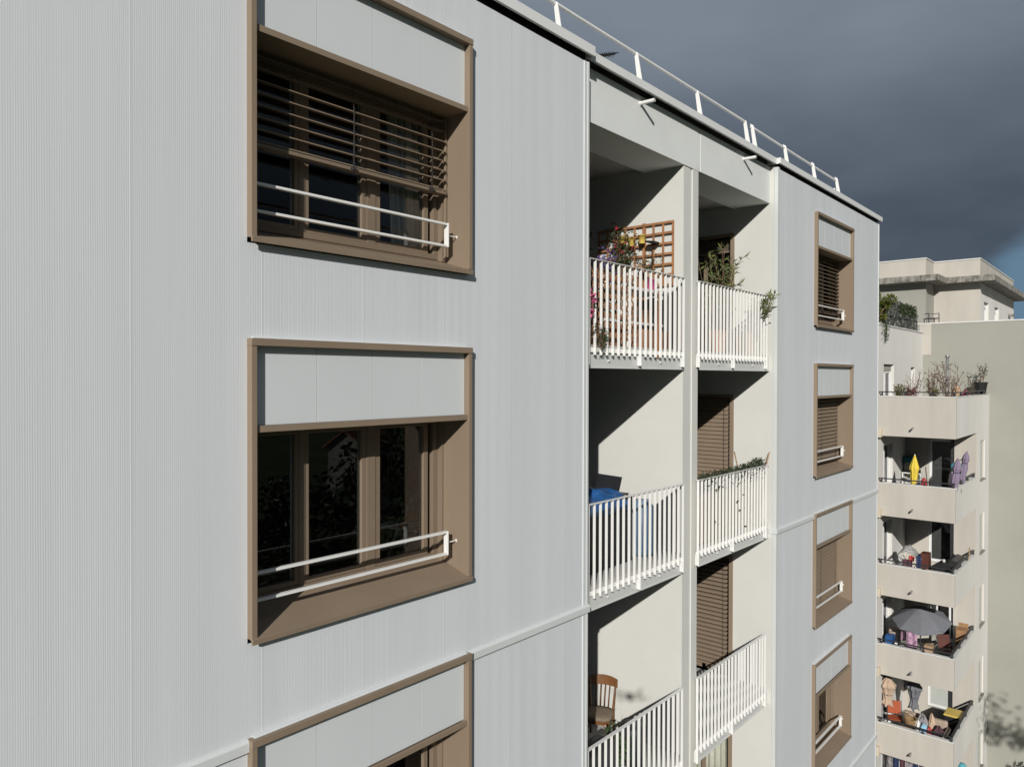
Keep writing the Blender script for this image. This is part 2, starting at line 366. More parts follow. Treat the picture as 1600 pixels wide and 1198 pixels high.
def backing(x0, x1, wx):
    wl.box(x0, wx, .03, .39, 0, CT - .03); wl.box(wx + WW, x1, .03, .39, 0, CT - .03); z = CT - .03
    for t in ZT:
        wl.box(wx, wx + WW, .03, .39, t + .001, z) if z - t > .01 else None; z = t - HW
    wl.box(wx, wx + WW, .03, .39, 0, z)
backing(-7.9, XA - .14, XL); backing(XBk + .12, XEND - .04, XR_)
wl.box(-8, -7.9, .0, 9.5, 0, CT); wl.box(XEND - .04, XEND - .01, .391, 9.5, 0, CT); wl.box(-7.9, XEND - .04, 9.4, 9.5, 0, CT)
wl.build('wall', 'render_white', B)

# loggias
DIV0, DIV1, LX = 8.86, 9.26, 11.72
lg = MB()
lg.box(XA - .14, XA - .02, YLO, 1.75, 0, 20.87); lg.box(XA - .14, LX + .2, 1.75, 1.9, 0, 20.87)
lg.box(DIV0, DIV0 + .18, YLO + .012, 1.75, 0, 20.87); lg.box(DIV0 + .24, DIV1, YLO + .004, 1.75, 0, 20.87); lg.box(DIV0 + .18, DIV0 + .24, YLO + .022, 1.7, 0, 20.87)
DY0, DY1 = .735, 1.70                                          # balcony doors in the side wall
FL = [18.36 - 2.7 * k for k in range(5)]                       # loggia floors
DT = [z + 2.05 for z in FL]
lg.box(LX, LX + .2, .05, DY0, 0, 21.40)
for k in range(5):
    top = 20.87 if k == 0 else FL[k - 1] - .19
    lg.box(LX, LX + .2, DY0, 1.75, DT[k], top)
lg.build('loggia_wall', 'render_white', B)
MB().box(XA - .0, 9.235, YLO, .62 + YLO, 20.81, 21.40).box(9.31, XBk - .03, YLO, .62 + YLO, 20.81, 21.40).box(9.235, 9.31, YLO + .004, .6, 20.812, 21.40).build('lintel', 'lintel', B, bevel=.003)
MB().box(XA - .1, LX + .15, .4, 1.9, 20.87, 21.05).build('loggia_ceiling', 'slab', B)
def spout(x, z):
    mb = MB(); n = 14; r, ri = .022, .018
    mb.tube([(x, YLO, z), (x, YLO - .20, z - .006)], r, n, cap=False); mb.tube([(x, YLO - .20, z - .006), (x, YLO + .0, z)], ri, n, cap=False)
    mb.lathe([(r, 0), (ri, 0)], (0, 0, 0), 4, cap=False)
    o = MB(); o.v = mb.v[:n * 4]; o.f = [f for f in mb.f if max(f) < n * 4]
    for k in range(n): k2 = (k + 1) % n; o.f.append((n + k, n + k2, 2 * n + k2, 2 * n + k))
    o.tube([(x, YLO + .002, z), (x, YLO - .010, z)], .032, 14)
    return o.build('overflow_pipe', 'rail', B, smooth=False)
spout(7.737, 21.305); spout(10.699, 21.297)
for k in range(4):
    z = FL[k]
    for a, b in ((XA - .02, DIV0), (DIV1, LX)):
        MB().box(a, b, YLO + .014, 1.75, z - .19, z).build('balcony_slab', 'slab', B)
        f = MB().box(a + .02, b - .003, YLO, YLO + .012, z - .25, z - .045).box(a + .02, b - .003, YLO - .012, YLO + .05, z - .262, z - .25)
        w = b - a
        for t in (.25, .74):
            x = a + w * t; f.tube([(x, YLO, z - .175), (x, YLO - .02, z - .175)], .013, 10)
        f.build('slab_fascia', 'fascia', B, bevel=.0015)

def railing(x0, x1, z, nb):
    yf, yb = YLO - .062, YLO - .025                            # fins stand just in front of the fascia
    top, bot = z + .935, z - .115
    r = MB().box(x0, x1, yf - .004, yb + .006, top, top + .008)
    r.box(x0 + .01, x1 - .01, yb - .002, yb + .006, z - .085, z - .035)
    xs = [x0 + .02 + (x1 - x0 - .04) * i / nb for i in range(nb + 1)]; mid = nb // 2
    for i in (0, mid, nb):
        x = xs[i]; r.box(x - .007, x + .007, yf, yb - .002, z - .225, top)
        r.box(x + .007, x + .045, yb - .010, YLO, z - .225, z - .06)
    o = r.build('balcony_railing', 'rail', B, bevel=.0015)
    me = None
    for i, x in enumerate(xs):
        if i in (0, mid, nb): continue
        if me is None:
            c = MB().box(x - .004, x + .004, yf, yb - .003, bot, top).build('baluster', 'rail', o, bevel=.001); me = c
        else:
            d = me.copy(); COL.objects.link(d); d.parent = o; d.location = (me.location.x + x - x1st, me.location.y, me.location.z); continue
        x1st = x
    return o
for k in range(3):
    railing(XA + .105, DIV0 - .075, FL[k], 18); railing(DIV1 - .085, LX - .185, FL[k], 21)

# windows -------------------------------------------------------------
def slat(mb, x0, x1, yc, z, tilt=0, w=.072):
    c, s = math.cos(tilt), math.sin(tilt); pts = []
    prof = [(-.5, -.006), (-.47, .0), (-.25, .004), (0, .006), (.25, .004), (.47, .0), (.5, -.006)]
    P = [(yc + u * w * c - v * s, z + u * w * s + v * c) for u, v in prof]; Q = [(y, q - .0016) for y, q in P]
    poly = P + Q[::-1]
    n = len(poly); h = len(P); vs = [(x0, y, q) for y, q in poly] + [(x1, y, q) for y, q in poly]
    fs = [(i, (i + 1) % n, (i + 1) % n + n, i + n) for i in range(n)]
    fs += [(i, i + 1, n - 2 - i, n - 1 - i) for i in range(h - 1)] + [(n + n - 1 - i, n + n - 2 - i, n + i + 1, n + i) for i in range(h - 1)]
    mb.add(vs, fs)

def window(x0, zt, blind=None, bevel=.002):
    x1, zb = x0 + WW, zt - HW; t = .04; YF, YB = -.06, .36
    c = MB().box(x0, x0 + t, YF, YB, zb + .034, zt - .05).box(x1 - t, x1, YF, YB, zb + .045, zt - .05)
    c.box(x0 - .002, x1 + .002, YF - .006, YB, zt - .05, zt)
    w = c.build('window', 'brown', B, bevel=bevel)
    tr = MB().prism([(.03, zt + .014), (-.02, zt + .010), (-.04, zt + .002), (.03, zt + .002)], 'x', x0 + .03, x1 - .03)
    tr.build('head_flashing', 'trim', w)
    s = MB().prism([(YB, zb + .165), (YB, zb + .145), (-.05, zb + .026), (-.05, zb), (-.066, zb), (-.068, zb + .038)], 'x', x0 + .001, x1 + .004)
    s.build('sill', 'brown', w, bevel=.0015)
    p = MB(); zp = zt - .59; xs = [x0 + t + (WW - 2 * t) * q for q in (0, .25, .5, .75, 1)]
    for a, b in zip(xs, xs[1:]): p.box(a + .0015, b - .0015, .0, .02, zp, zt - .05)
    p.build('spandrel_panel', 'panel', w, bevel=.0012)
    tb = MB().box(x0 + t + .004, x1 - t - .004, -.04, -.02, zp - .045, zp).box(x0 + t, x1 - t, -.02, YB, zp - .045, zp - .025)
    tb.build('transom', 'brown', w, bevel=.0015)
    # sashes
    zh, zs = zp - .045, zb + .16; f = MB(); pn = []
    ox = [x0 + q for q in (t, .575, .70, 1.205, 1.395, 1.888, WW - t)]
    glass = [(x0 + .160, ox[1]), (ox[2], ox[3]), (ox[4], ox[5])]; gz0, gz1 = zs + .085, zh - .06
    f.box(x0 + t, x1 - t, .322, .405, zs, zs + .045); f.box(x0 + t, x1 - t, .322, .405, zh - .04, zh)
    f.box(x0 + t, x0 + t + .05, .322, .405, zs + .045, zh - .04); f.box(x1 - t - .075, x1 - t, .322, .405, zs + .045, zh - .04)
    f.box(x1 - t - .022, x1 - t, .262, .322, zs - .02, zh)
    sash = MB()
    edges = [(x0 + t + .052, ox[1] + .038), (ox[2] - .042, ox[3] + .05), (ox[4] - .055, ox[5] + .05)]
    for (a, b), (ga, gb) in zip(edges, glass):
        sash.box(a, ga, .335, .40, zs + .047, zh - .042); sash.box(gb, b, .335, .40, zs + .047, zh - .042)
        sash.box(ga, gb, .335, .40, zs + .047, gz0); sash.box(ga, gb, .335, .40, gz1, zh - .042)
    for a, b in ((edges[0][1], edges[1][0]), (edges[1][1], edges[2][0])):
        f.box(a - .002, b + .002, .328, .402, zs + .045, zh - .04)
    f.build('window_frame', 'brown_dk', w, bevel=.0015); sash.build('sash', 'brown_dk', w, bevel=.003)
    for ga, gb in glass:
        MB().box(ga, gb, .365, .371, gz0, gz1).build('glass_pane', 'glass', w)
    sp = MB()
    for ga, gb in glass: sp.box(gb - .012, gb - .001, .373, .385, gz0, gz1); sp.box(ga + .001, ga + .012, .373, .385, gz0, gz1)
    sp.build('glazing_spacer', 'spacer', w)
    # guard rail
    ga, gb = x0 + .055, x1 - .157; r = MB()
    for z in (zb + .245, zb + .435): r.box(ga + .012, gb - .012, .082, .118, z - .0095, z + .0095)
    for xx in (ga, gb - .012): r.box(xx, xx + .012, .074, .126, zb + .2355, zb + .4445)
    zc = zb + .34
    for a, b in ((x0 + t, ga), (gb, x1 - t)): r.tube([(a, .1, zc), (b, .1, zc)], .0055, 10)
    for xx in (x0 + t, x1 - t - .004): r.box(xx, xx + .003, .088, .112, zc - .012, zc + .012)
    r.build('guard_rail', 'rail', w, bevel=.0015)
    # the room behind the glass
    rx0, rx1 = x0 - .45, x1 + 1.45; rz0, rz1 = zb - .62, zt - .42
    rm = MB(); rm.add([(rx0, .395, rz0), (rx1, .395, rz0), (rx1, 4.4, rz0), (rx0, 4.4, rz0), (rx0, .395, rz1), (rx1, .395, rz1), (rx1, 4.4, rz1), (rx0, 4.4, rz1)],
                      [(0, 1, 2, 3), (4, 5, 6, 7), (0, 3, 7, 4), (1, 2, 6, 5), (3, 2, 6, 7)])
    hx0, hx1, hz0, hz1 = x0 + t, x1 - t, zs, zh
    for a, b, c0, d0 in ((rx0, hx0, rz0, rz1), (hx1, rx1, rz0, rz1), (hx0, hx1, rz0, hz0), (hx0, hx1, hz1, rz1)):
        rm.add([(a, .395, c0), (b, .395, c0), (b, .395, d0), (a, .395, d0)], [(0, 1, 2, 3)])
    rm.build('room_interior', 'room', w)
    if blind:
        zbot, sp_, tilt = blind; bl = MB(); a, b = x0 + t + .045, x1 - t - .04; z = zbot + .048; yb_ = .225
        bl.box(a, b, yb_ - .036, yb_ + .036, zbot, zbot + .026)
        k = 0
        while z < zh - .02:
            slat(bl, a, b, yb_, z, tilt); z += sp_; k += 1
        bo = bl.build('blind', 'blind', w)
        rg = random.Random(int(x0 * 10 + zt))
        for fx in (.475, .905):
            cd_ = MB(); xx = a + (b - a) * fx
            cd_.tube([(xx, yb_ - .04, zbot + .01), (xx + .004, yb_ - .043, (zbot + zh) / 2), (xx, yb_ - .04, zh)], .0022, 5)
            cd_.tube([(xx + .012, yb_ - .04, zbot + .03), (xx + .012, yb_ - .042, zbot + .5)], .0016, 5)
            if zbot - zb > .3:
                pts = [(xx + rg.uniform(-.035, .035), yb_ - .048 + rg.uniform(-.012, .008), zbot + rg.uniform(-.012, .03)) for _ in range(26)]
                cd_.tube(pts, .0035, 5)
            cd_.build('blind_cord', 'cord', bo)
        for g0, g1 in ((a - .03, a - .012), (b + .012, b + .026)): MB().box(g0, g1, yb_ - .012, yb_ + .012, zs - .01, zh).build('blind_guide', 'brown', w)
    return w
window(XL, ZT[0], blind=(19.625, .086, .2)); window(XL, ZT[1]); window(XL, ZT[2])
window(XR_, ZT[0], blind=(19.235, .072, .25)); window(XR_, ZT[1], blind=(16.36, .072, 1.05)); window(XR_, ZT[2], blind=(13.66, .072, 1.12)); window(XR_, ZT[3])

def curtain(x0, x1, y, z0, z1, label, name='curtain', m='curtain', group=None, taper=.0):
    mb = MB(); n = 90; rg = random.Random(int(x0 * 100)); ph = rg.random() * 6
    for j, z in enumerate([z0 + (z1 - z0) * q / 8 for q in range(9)]):
        for i in range(n + 1):
            u = i / n; sh = taper * (z1 - z) ** 1.5
            x = x0 + sh + (x1 - x0 - sh) * u; yy = y + .035 * math.sin(u * 40 + ph + .5 * math.sin(z)) + .012 * math.sin(u * 97)
            mb.v.append((x, yy, z))
    for j in range(8):
        for i in range(n): a = j * (n + 1) + i; mb.f.append((a, a + 1, a + n + 2, a + n + 1))
    o = mb.build(name, m, smooth=True); sd = o.modifiers.new('Solidify', 'SOLIDIFY'); sd.thickness = .003
    return tag(o, label, 'curtain', group)
curtain(4.07, 4.62, .45, 18.42, 20.9, 'beige curtain hanging inside the half lowered blind window at top left', taper=.03)
curtain(XR_ + .1, XR_ + .75, .50, 10.3, 12.35, 'pale net curtain inside the lowest window of the right hand column', m='curtain')

# balcony doors on the right loggia's side wall
for k in range(4):
    z0, z1 = FL[k] + .002, DT[k]
    fr = MB().box(LX - .022, LX + .13, DY0 - .02, DY0 + .045, z0, z1).box(LX - .018, LX + .13, DY0 + .045, 1.74, z1 - .05, z1)
    d = fr.build('balcony_door', 'brown', B, bevel=.002)
    MB().box(LX + .10, LX + .13, DY0 + .045, DY0 + .11, z0, z1 - .05).box(LX + .10, LX + .13, 1.25, 1.32, z0, z1 - .05).box(LX + .10, LX + .13, DY0 + .11, 1.7, z0, z0 + .1).build('door_sash', 'brown_dk', d, bevel=.002)
    MB().box(LX + .112, LX + .118, DY0 + .11, 1.7, z0 + .1, z1 - .05).build('glass_pane', 'glass', d)
    rm = MB(); a, b = LX + .132, XR_ - .55
    rm.add([(a, .4, z0), (b, .4, z0), (b, 1.75, z0), (a, 1.75, z0), (a, .4, z1 + .3), (b, .4, z1 + .3), (b, 1.75, z1 + .3), (a, 1.75, z1 + .3)], [(0, 1, 2, 3), (4, 5, 6, 7), (1, 2, 6, 5), (0, 1, 5, 4), (3, 2, 6, 7)])
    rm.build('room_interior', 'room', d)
    MB().box(LX + .02, LX + .04, DY0 + .047, DY0 + .075, z0, z1 - .05).build('blind_guide', 'black', d)  # black strip put in for the dark gap beside the jamb
    bl = MB(); ya, yb = DY0 + .095, 1.74
    def dslat(z, tilt, w):
        n0 = len(bl.v); slat(bl, ya, yb, 0, z, tilt, w)
        for i in range(n0, len(bl.v)):
            x, y, zz = bl.v[i]; bl.v[i] = (LX + .05 + y, x, zz)
    if k == 0:
        z = z1 - .09
        for q in range(9): dslat(z, .1, .07); z -= .021
        bl.box(LX + .02, LX + .08, ya, yb, z - .03, z)
    elif k == 1:
        z = z1 - .09
        while z > z0 + .04: dslat(z, 1.15, .078); z -= .0705
    elif k == 2:
        z = z1 - .09
        while z > z0 + .16: dslat(z, .52, .074); z -= .074
        bl.box(LX + .02, LX + .08, ya, yb, z, z + .03)
    if bl.v:
        bo = bl.build('blind', 'blind', d)
        if k in (1, 2): MB().tube([(LX + .008, DY0 + .16, z0 + .15), (LX + .008, DY0 + .16, z1 - .06)], .003, 5).build('blind_cord', 'cord', bo)
cu = MB(); n = 60; z0 = FL[3] + .1
for z in (z0, z0 + 1.85):
    for i in range(n + 1): u = i / n; cu.v.append((LX + .2 + .025 * math.sin(u * 46), .9 + .8 * u, z))
for i in range(n): cu.f.append((i, i + 1, n + 2 + i, n + 1 + i))
o = cu.build('curtain', 'curtain', smooth=True); o.modifiers.new('Solidify', 'SOLIDIFY').thickness = .003
tag(o, 'pale curtain behind the lowest balcony door at the bottom of the picture', 'curtain')

# roof guard rail: raked flat posts under one tube
gr = MB().tube([(-4 + .1545 * i, .40, 22.10) for i in range(101)], .021, 10).tube([(11.62 + .146 * i, .40, 22.08 - .0007 * i) for i in range(31)], .021, 10).tube([(15.9, .42, 21.9), (15.9, 1.6, 21.95)], .02, 8)
grail = tag(gr.build('roof_guard_rail', 'rail', smooth=True), 'long white tube guard rail on raked posts along the roof edge', 'guard rail')
for x in (-1.5, .1, 1.7, 3.3, 4.85, 6.42, 8.08, 9.72, 11.36, 11.64, 13.04, 14.46, 15.85):
    p = MB().prism([(.40 + .02, 22.14), (.40 - .035, 22.10), (.26, 21.52), (.34, 21.52)], 'x', x - .006, x + .006)
    p.box(x - .012, x + .012, .24, .40, 21.52, 21.53)
    p.build('post', 'rail', grail, bevel=.001)

# television aerial on the roof, only its tip showing over the coping
an = world_thing('television_aerial', 'small dark comb shaped aerial tip showing above the roof edge', 'aerial', (14.0, 5.0, 21.3))
MB().tube([(14.0, 5.0, 21.3), (14.0, 5.0, 25.3)], .025, 8).build('mast', 'dkmetal', an)
ab = MB(); 
for i in range(12):
    x = 13.55 + i * .09; z = 25.15 + i * .035
    ab.tube([(x, 4.85, z), (x, 5.15, z)], .012, 6); ab.tube([(x, 5.0, z - .06), (x, 5.0, z + .06)], .012, 6)
ab.tube([(13.5, 5, 25.13), (14.62, 5, 25.56)], .014, 6); ab.build('boom', 'dkmetal', an)

# ------------------------------------------------------------------ the far building
A = world_thing('apartment_building', 'cream stepped building with cluttered corner balconies and a grey blank wall, beyond the near facade', 'apartment building', (33., 4., 0))
XF, XB, XG, YS, YC = 27.08, 30.8, 33.4, .2, 2.5
BT = [16.03, 13.32, 10.615, 7.92, 5.22, 2.52]                 # undersides of the balcony bands
PT = [17.39, 14.45, 11.69, 8.97, 6.28, 3.6]                   # their tops
FF = [b + .2 for b in BT]
UP = 19.80                                                     # upper terrace parapet
sw = MB()                                                      # side walls facing the street
sw.box(XB + .004, 31.53, YS, YS + .25, 0, 17.39); sw.box(32.47, XG, YS, YS + .25, 0, 17.39)
zc = 17.39
for k in range(6):
    t = 15.69 - 2.7 * k; b = t - 1.45
    sw.box(31.53, 32.47, YS, YS + .25, t, zc); zc = b
sw.box(31.53, 32.47, YS, YS + .25, 0, zc)
sw.build('side_wall', 'fside', A, bevel=.004)
for k in range(6):                                             # slit windows set deep in that wall
    t = 15.69 - 2.7 * k
    w = MB().box(31.53, 31.59, YS + .045, YS + .12, t - 1.45, t).box(32.41, 32.47, YS + .045, YS + .12, t - 1.45, t).box(31.59, 32.41, YS + .045, YS + .12, t - .06, t).box(31.59, 32.41, YS + .045, YS + .12, t - 1.45, t - 1.39).build('window', 'fcream', A)
    MB().box(31.59, 32.41, YS + .075, YS + .085, t - 1.39, t - .06).build('glass_pane', 'shutter', w)
    MB().prism([(YS + .13, t - 1.40), (YS - .04, t - 1.44), (YS - .04, t - 1.47), (YS + .13, t - 1.45)], 'x', 31.5, 32.5).build('sill', 'concrete', w)
bw = MB()                                                      # wall at the back of the balconies, with a wide opening on each floor
for k in range(6):
    z0, z1 = FF[k + 0] - 2.7 if k else FF[1], BT[k]
    z0 = FF[k] - 2.7
    bw.box(XB, XB + .2, YS + .003, .9, z0 - .2, z1); bw.box(XB, XB + .2, 1.72, YC, z0 - .2, z1); bw.box(XB, XB + .2, .9, 1.72, z0 + 2.2, z1)
    if k in (1, 2, 3): bw.box(XB, XB + .2, .9, 1.72, z0 - .2, z0 + .35)
bw.build('back_wall', 'fcream', A)
# side wall the balconies run up to, with a tall window per floor, and the same wall above the terrace
iw = MB()
WX0, WX1 = 27.74, 28.95
for k in range(6):
    z0 = FF[k] - 2.7; z1 = BT[k]
    iw.box(XF + .006, WX0, YC, YC + .2, z0 - .2, z1); iw.box(WX1, XB, YC, YC + .2, z0 - .2, z1); iw.box(WX0, WX1, YC, YC + .2, z0 + 2.12, z1)
zt0 = FF[0]
iw.box(XF + .006, WX0 - .02, YC, YC + .2, BT[0], UP); iw.box(WX1 + .1, 31.5, YC, YC + .2, BT[0], UP); iw.box(32.15, XG, YC, YC + .2, BT[0], UP)
iw.box(WX0 - .02, WX1 + .1, YC, YC + .2, 18.47, UP); iw.box(31.5, 32.15, YC, YC + .2, 18.40, UP); iw.box(31.5, 32.15, YC, YC + .2, BT[0], 17.3)
iw.box(XF + .006, XF + .2, YC + .2, 9, 0, UP)
iw.build('inner_wall', 'fside', A, bevel=.004)
MB().box(XF - .02, XG, YC - .03, YC + .22, UP, UP + .04).box(XF - .02, XF + .2, YC + .22, 9, UP, UP + .04).build('parapet_capping', 'cap', A)
def pvc_window(x0, x1, z0, z1, y, leaf=2, dark='room'):
    w = MB().box(x0, x0 + .07, y, y + .07, z0, z1).box(x1 - .07, x1, y, y + .07, z0, z1).box(x0 + .07, x1 - .07, y, y + .07, z1 - .08, z1).box(x0 + .07, x1 - .07, y, y + .07, z0, z0 + .1)
    if leaf == 2: w.box((x0 + x1) / 2 - .06, (x0 + x1) / 2 + .06, y - .005, y + .065, z0 + .1, z1 - .08)
    o = w.build('window', 'pvc', A, bevel=.003)
    MB().box(x0 + .07, x1 - .07, y + .03, y + .036, z0 + .1, z1 - .08).build('glass_pane', 'glass', o)
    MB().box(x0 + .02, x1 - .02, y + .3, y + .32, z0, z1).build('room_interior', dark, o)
    return o
for k in range(6): pvc_window(WX0, WX1, FF[k] - 2.7, FF[k] - .58, YC + .13)
pvc_window(WX0 - .02, WX1 + .1, 16.25, 18.25, YC + .13, dark='curtain'); MB().box(WX0 - .02, WX1 + .1, YC + .10, YC + .19, 18.25, 18.47).build('roller_box', 'fgrey', A)
pvc_window(31.5, 32.15, 17.3, 18.40, YC + .13, leaf=1)
# windows at the back of each balcony
def back_window(k, closed=False, z_low=0.):
    z0 = FF[k] - 2.7 + z_low; z1 = FF[k] - .5; y0, y1 = .9, 1.72; x = XB + .10
    w = MB().box(x, x + .07, y1 - .08, y1, z0, z1).box(x, x + .07, y0 + .12, y1 - .08, z1 - .08, z1).box(x, x + .07, y0 + .12, y1 - .08, z0, z0 + .10)
    o = w.build('window', 'pvc', A, bevel=.003)
    MB().box(x - .06, x + .07, y0, y0 + .12, z0, z1).build('mullion', 'dkmetal', o)
    if closed:
        s = MB(); z = z0 + .1
        while z < z1 - .1: s.box(x + .01, x + .03, y0 + .12, y1 - .08, z + .004, z + .058); z += .06
        s.box(x + .012, x + .02, y0 + .12, y1 - .08, z0 + .1, z1 - .08); s.build('roller_shutter', 'shutter', o)
    else:
        MB().box(x + .03, x + .036, y0 + .12, y1 - .08, z0 + .1, z1 - .08).build('glass_pane', 'glass', o)
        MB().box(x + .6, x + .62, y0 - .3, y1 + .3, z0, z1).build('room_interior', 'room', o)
    return o
back_window(0); back_window(1, z_low=.36); back_window(2, z_low=.36); back_window(3, closed=True, z_low=.36); back_window(4)
# the first one is a bare terrace; below it five roofed balconies. Each band is an L of parapet
for k in range(6):
    x1 = XG if k == 0 else XB
    MB().box(XF, XF + .14, YS, YC + .3, BT[k], PT[k] - .03).build('balcony_parapet', 'fcream', A, bevel=.006)
    MB().box(XF + .14, x1, YS - .001, YS + .139, BT[k] + .001, PT[k] - .03).build('balcony_parapet', 'fside', A, bevel=.006)
    MB().box(XF - .012, XF + .155, YS - .012, YC + .3, PT[k] - .03, PT[k]).box(XF + .155, x1, YS - .012, YS + .152, PT[k] - .03, PT[k]).build('parapet_capping', 'cap', A, bevel=.004)
    MB().box(XF + .14, x1, YS + .139, YC + (0 if k else 0), BT[k] + .002, FF[k]).build('balcony_slab', 'tile', A)
    MB().tube([(XF, 1.42, FF[k] + .12), (XF - .20, 1.42, FF[k] + .08)], .03, 8).build('overflow_pipe', 'silver', A)
# dark handrail along the top of each parapet
for k in range(6):
    z = PT[k]; h = .13; r = MB()
    r.bar((XF + .07, YS + .07, z + h), (XF + .07, YC, z + h), .05, .035); x1 = 32.6 if k == 0 else XB - .05
    r.bar((XF + .07, YS + .07, z + h), (x1, YS + .07, z + h), .07, .035)
    for y in ((1.1, 2.4) if k else (.9, 1.7, 2.4)): r.bar((XF + .07, y, z), (XF + .07, y, z + h), .04); r.box(XF + .02, XF + .12, y - .05, y + .05, z, z + .012)
    n = 4 if k else 6
    for i in range(n):
        x = XF + .1 + (x1 - XF - .15) * i / (n - 1); r.prism([(x - .02, z + h), (x + .02, z + h), (x + .09, z), (x - .09, z)], 'y', YS + .045, YS + .095)
    r.build('handrail', 'dkmetal', A)
# blank grey wall behind and its painted cream corner
MB().box(XG, XG + .25, -6, 12, 0, 20.16).build('blank_wall', 'fgrey', A)
MB().box(XG - .006, XG, 2.2, 2.5, 18.93, 20.16).box(XG - .006, XG, 2.5, 2.62, 19.8, 20.16).build('painted_band', 'fcream', A)
MB().box(XG - .02, XG + .27, -6, 12, 20.16, 20.21).build('wall_capping', 'cap', A)
MB().box(XG + .25, 60, -6, 12, 19.9, 20.0).build('roof', 'roof', A)
MB().box(XF + .2, XG, YC + .2, 9, 18.7, 18.8).build('upper_terrace', 'tile', A)
# set back attic storey: walls, overhanging weathered slab, parapet
AX, AY, AE, LXX, LY = 39.0, 1.385, 49.4, 37.4, 3.24
SO, ST = 22.30, 22.58; PA = 23.38
MB().box(AX, AX + .2, AY + .001, LY, 20, SO).build('attic_front_wall', 'fcream', A)
at = MB()
ws = [(39.95, 41.2, 20.3, 21.52), (42.95, 44.2, 20.3, 21.50)]; x = AX
for a, b, z0, z1 in ws:
    at.box(x + (.003 if x == AX else 0), a, AY, AY + .2, 20, SO); at.box(a, b, AY, AY + .2, z1, SO); at.box(a, b, AY, AY + .2, 20, z0); x = b
at.box(x, AE, AY, AY + .2, 20, SO); at.box(AE - .2, AE, AY + .2, 12, 20, SO)
at.build('attic_side_wall', 'fside', A)
MB().box(47.3, 47.75, AY - .25, AY, 21.3, 21.42).build('roof_outlet', 'concrete', A)
for a, b, z0, z1 in ws:
    w = MB().box(a, a + .1, AY + .13, AY + .2, z0, z1 - .25).box(b - .1, b, AY + .13, AY + .2, z0, z1 - .25).box((a + b) / 2 - .06, (a + b) / 2 + .06, AY + .13, AY + .2, z0, z1 - .25).box(a, b, AY + .11, AY + .2, z1 - .25, z1).build('window', 'pvc', A)
    MB().box(a + .1, b - .1, AY + .16, AY + .17, z0, z1 - .25).build('glass_pane', 'glass', w)
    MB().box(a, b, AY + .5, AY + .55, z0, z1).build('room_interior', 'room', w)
MB().box(LXX, LXX + .2, LY, 12, 18.8, SO).box(LXX + .2, AX, LY, LY + .2, 18.8, SO).build('attic_front_wall', 'fgrey2', A)
MB().box(LXX - .62, AX - .62, LY - .62, 12, SO, ST).box(AX - .62, AE + .62, AY - .62, 12, SO + .003, ST - .003).build('roof_slab', 'concrete', A, bevel=.02)
MB().box(LXX + .02, AX + .02, LY + .02, 11.9, ST, PA).box(AX + .02, AE - .02, AY + .02, 11.9, ST, PA - .004).build('attic_parapet', 'fcream', A)
MB().box(LXX - .01, AX + .0, LY - .01, 11.9, PA, PA + .05).box(AX - .01, AE + .0, AY - .01, 11.9, PA - .004, PA + .046).build('parapet_capping', 'cap', A)
# rainwater pipe with a hopper on each floor
dp = MB().tube([(XF - .10, 2.53, 0), (XF - .10, 2.53, 15.6)], .062, 12)
for k in range(1, 6): dp.tube([(XF - .10, 2.53, BT[k] + 1.25), (XF - .10, 2.53, BT[k] + 1.29)], .08, 12)
dpo = dp.build('downpipe', 'pipe', A, smooth=True)
for k in range(6): MB().prism([(-.17, .0), (.13, .0), (.16, .30), (-.19, .30)], 'x', XF - .24, XF - .01).build('hopper', 'pipe', dpo, bevel=.01)
for i, h in enumerate([o for o in dpo.children]): h.location = (.02, .0, BT[i] - .05)

# ------------------------------------------------------------------ things on the far balconies
def closed_parasol(label, foot, tip, m, r=.13, group=None, canopy=.78, slim=False):
    foot, tip = Vector(foot), Vector(tip); d = tip - foot; Ln = d.length
    t = thing('closed_parasol', label, 'parasol', foot, 0, group); t.rotation_euler = d.to_track_quat('Z', 'Y').to_euler()
    MB().tube([(0, 0, 0), (0, 0, Ln)], .017, 8).build('pole', 'pvc' if m == 'yellow' else 'dkmetal', t)
    mb = MB(); n = 32; z0 = Ln * (1 - canopy); H = Ln * canopy; rows = [(0, .95), (.08, .75), (.2, .6), (.34, .72), (.48, .95), (.62, 1.05), (.66, 1.32), (.72, 1.2), (.86, .65), (.97, .2), (1, .05)]
    if slim: rows = [(0, .72), (.1, .86), (.25, .8), (.4, .95), (.52, .9), (.6, .72), (.64, .70), (.7, .92), (.8, .85), (.9, .55), (.97, .2), (1, .05)]
    rg = random.Random(int(tip.x * 100 + tip.z * 10))
    ph = rg.random() * 6
    for q, s in rows:
        for i in range(n):
            a = 2 * PI * i / n; rr = r * s * (1 + .24 * math.sin(a * 8 + ph + q * 3.0)) ; mb.v.append((rr * math.cos(a), rr * math.sin(a), z0 + H * q - (.05 * math.sin(a * 4 + ph) * (1 - q) if q < .1 else 0)))
    for j in range(len(rows) - 1):
        for i in range(n): k = (i + 1) % n; mb.f.append((j * n + i, j * n + k, (j + 1) * n + k, (j + 1) * n + i))
    mb.f.append(tuple(range(n)))
    mb.build('canopy', m, t, smooth=True)
    MB().tube([(r * .78 * math.cos(2 * PI * i / 12), r * .78 * math.sin(2 * PI * i / 12), z0 + H * (.62 if slim else .36)) for i in range(13)], .012, 6).build('strap', 'navy' if m != 'yellow' else m, t)
    return t
closed_parasol('bright yellow folded parasol behind the handrail, beside white shelf', (27.62, 1.55, FF[1]), (27.62, 1.49, 15.42), 'yellow', .10)
closed_parasol('folded mauve parasol leaning outward at the corner of the handrail', (27.38, .42, FF[1]), (27.36, .17, 15.38), 'purple', .12, canopy=.62, slim=True)
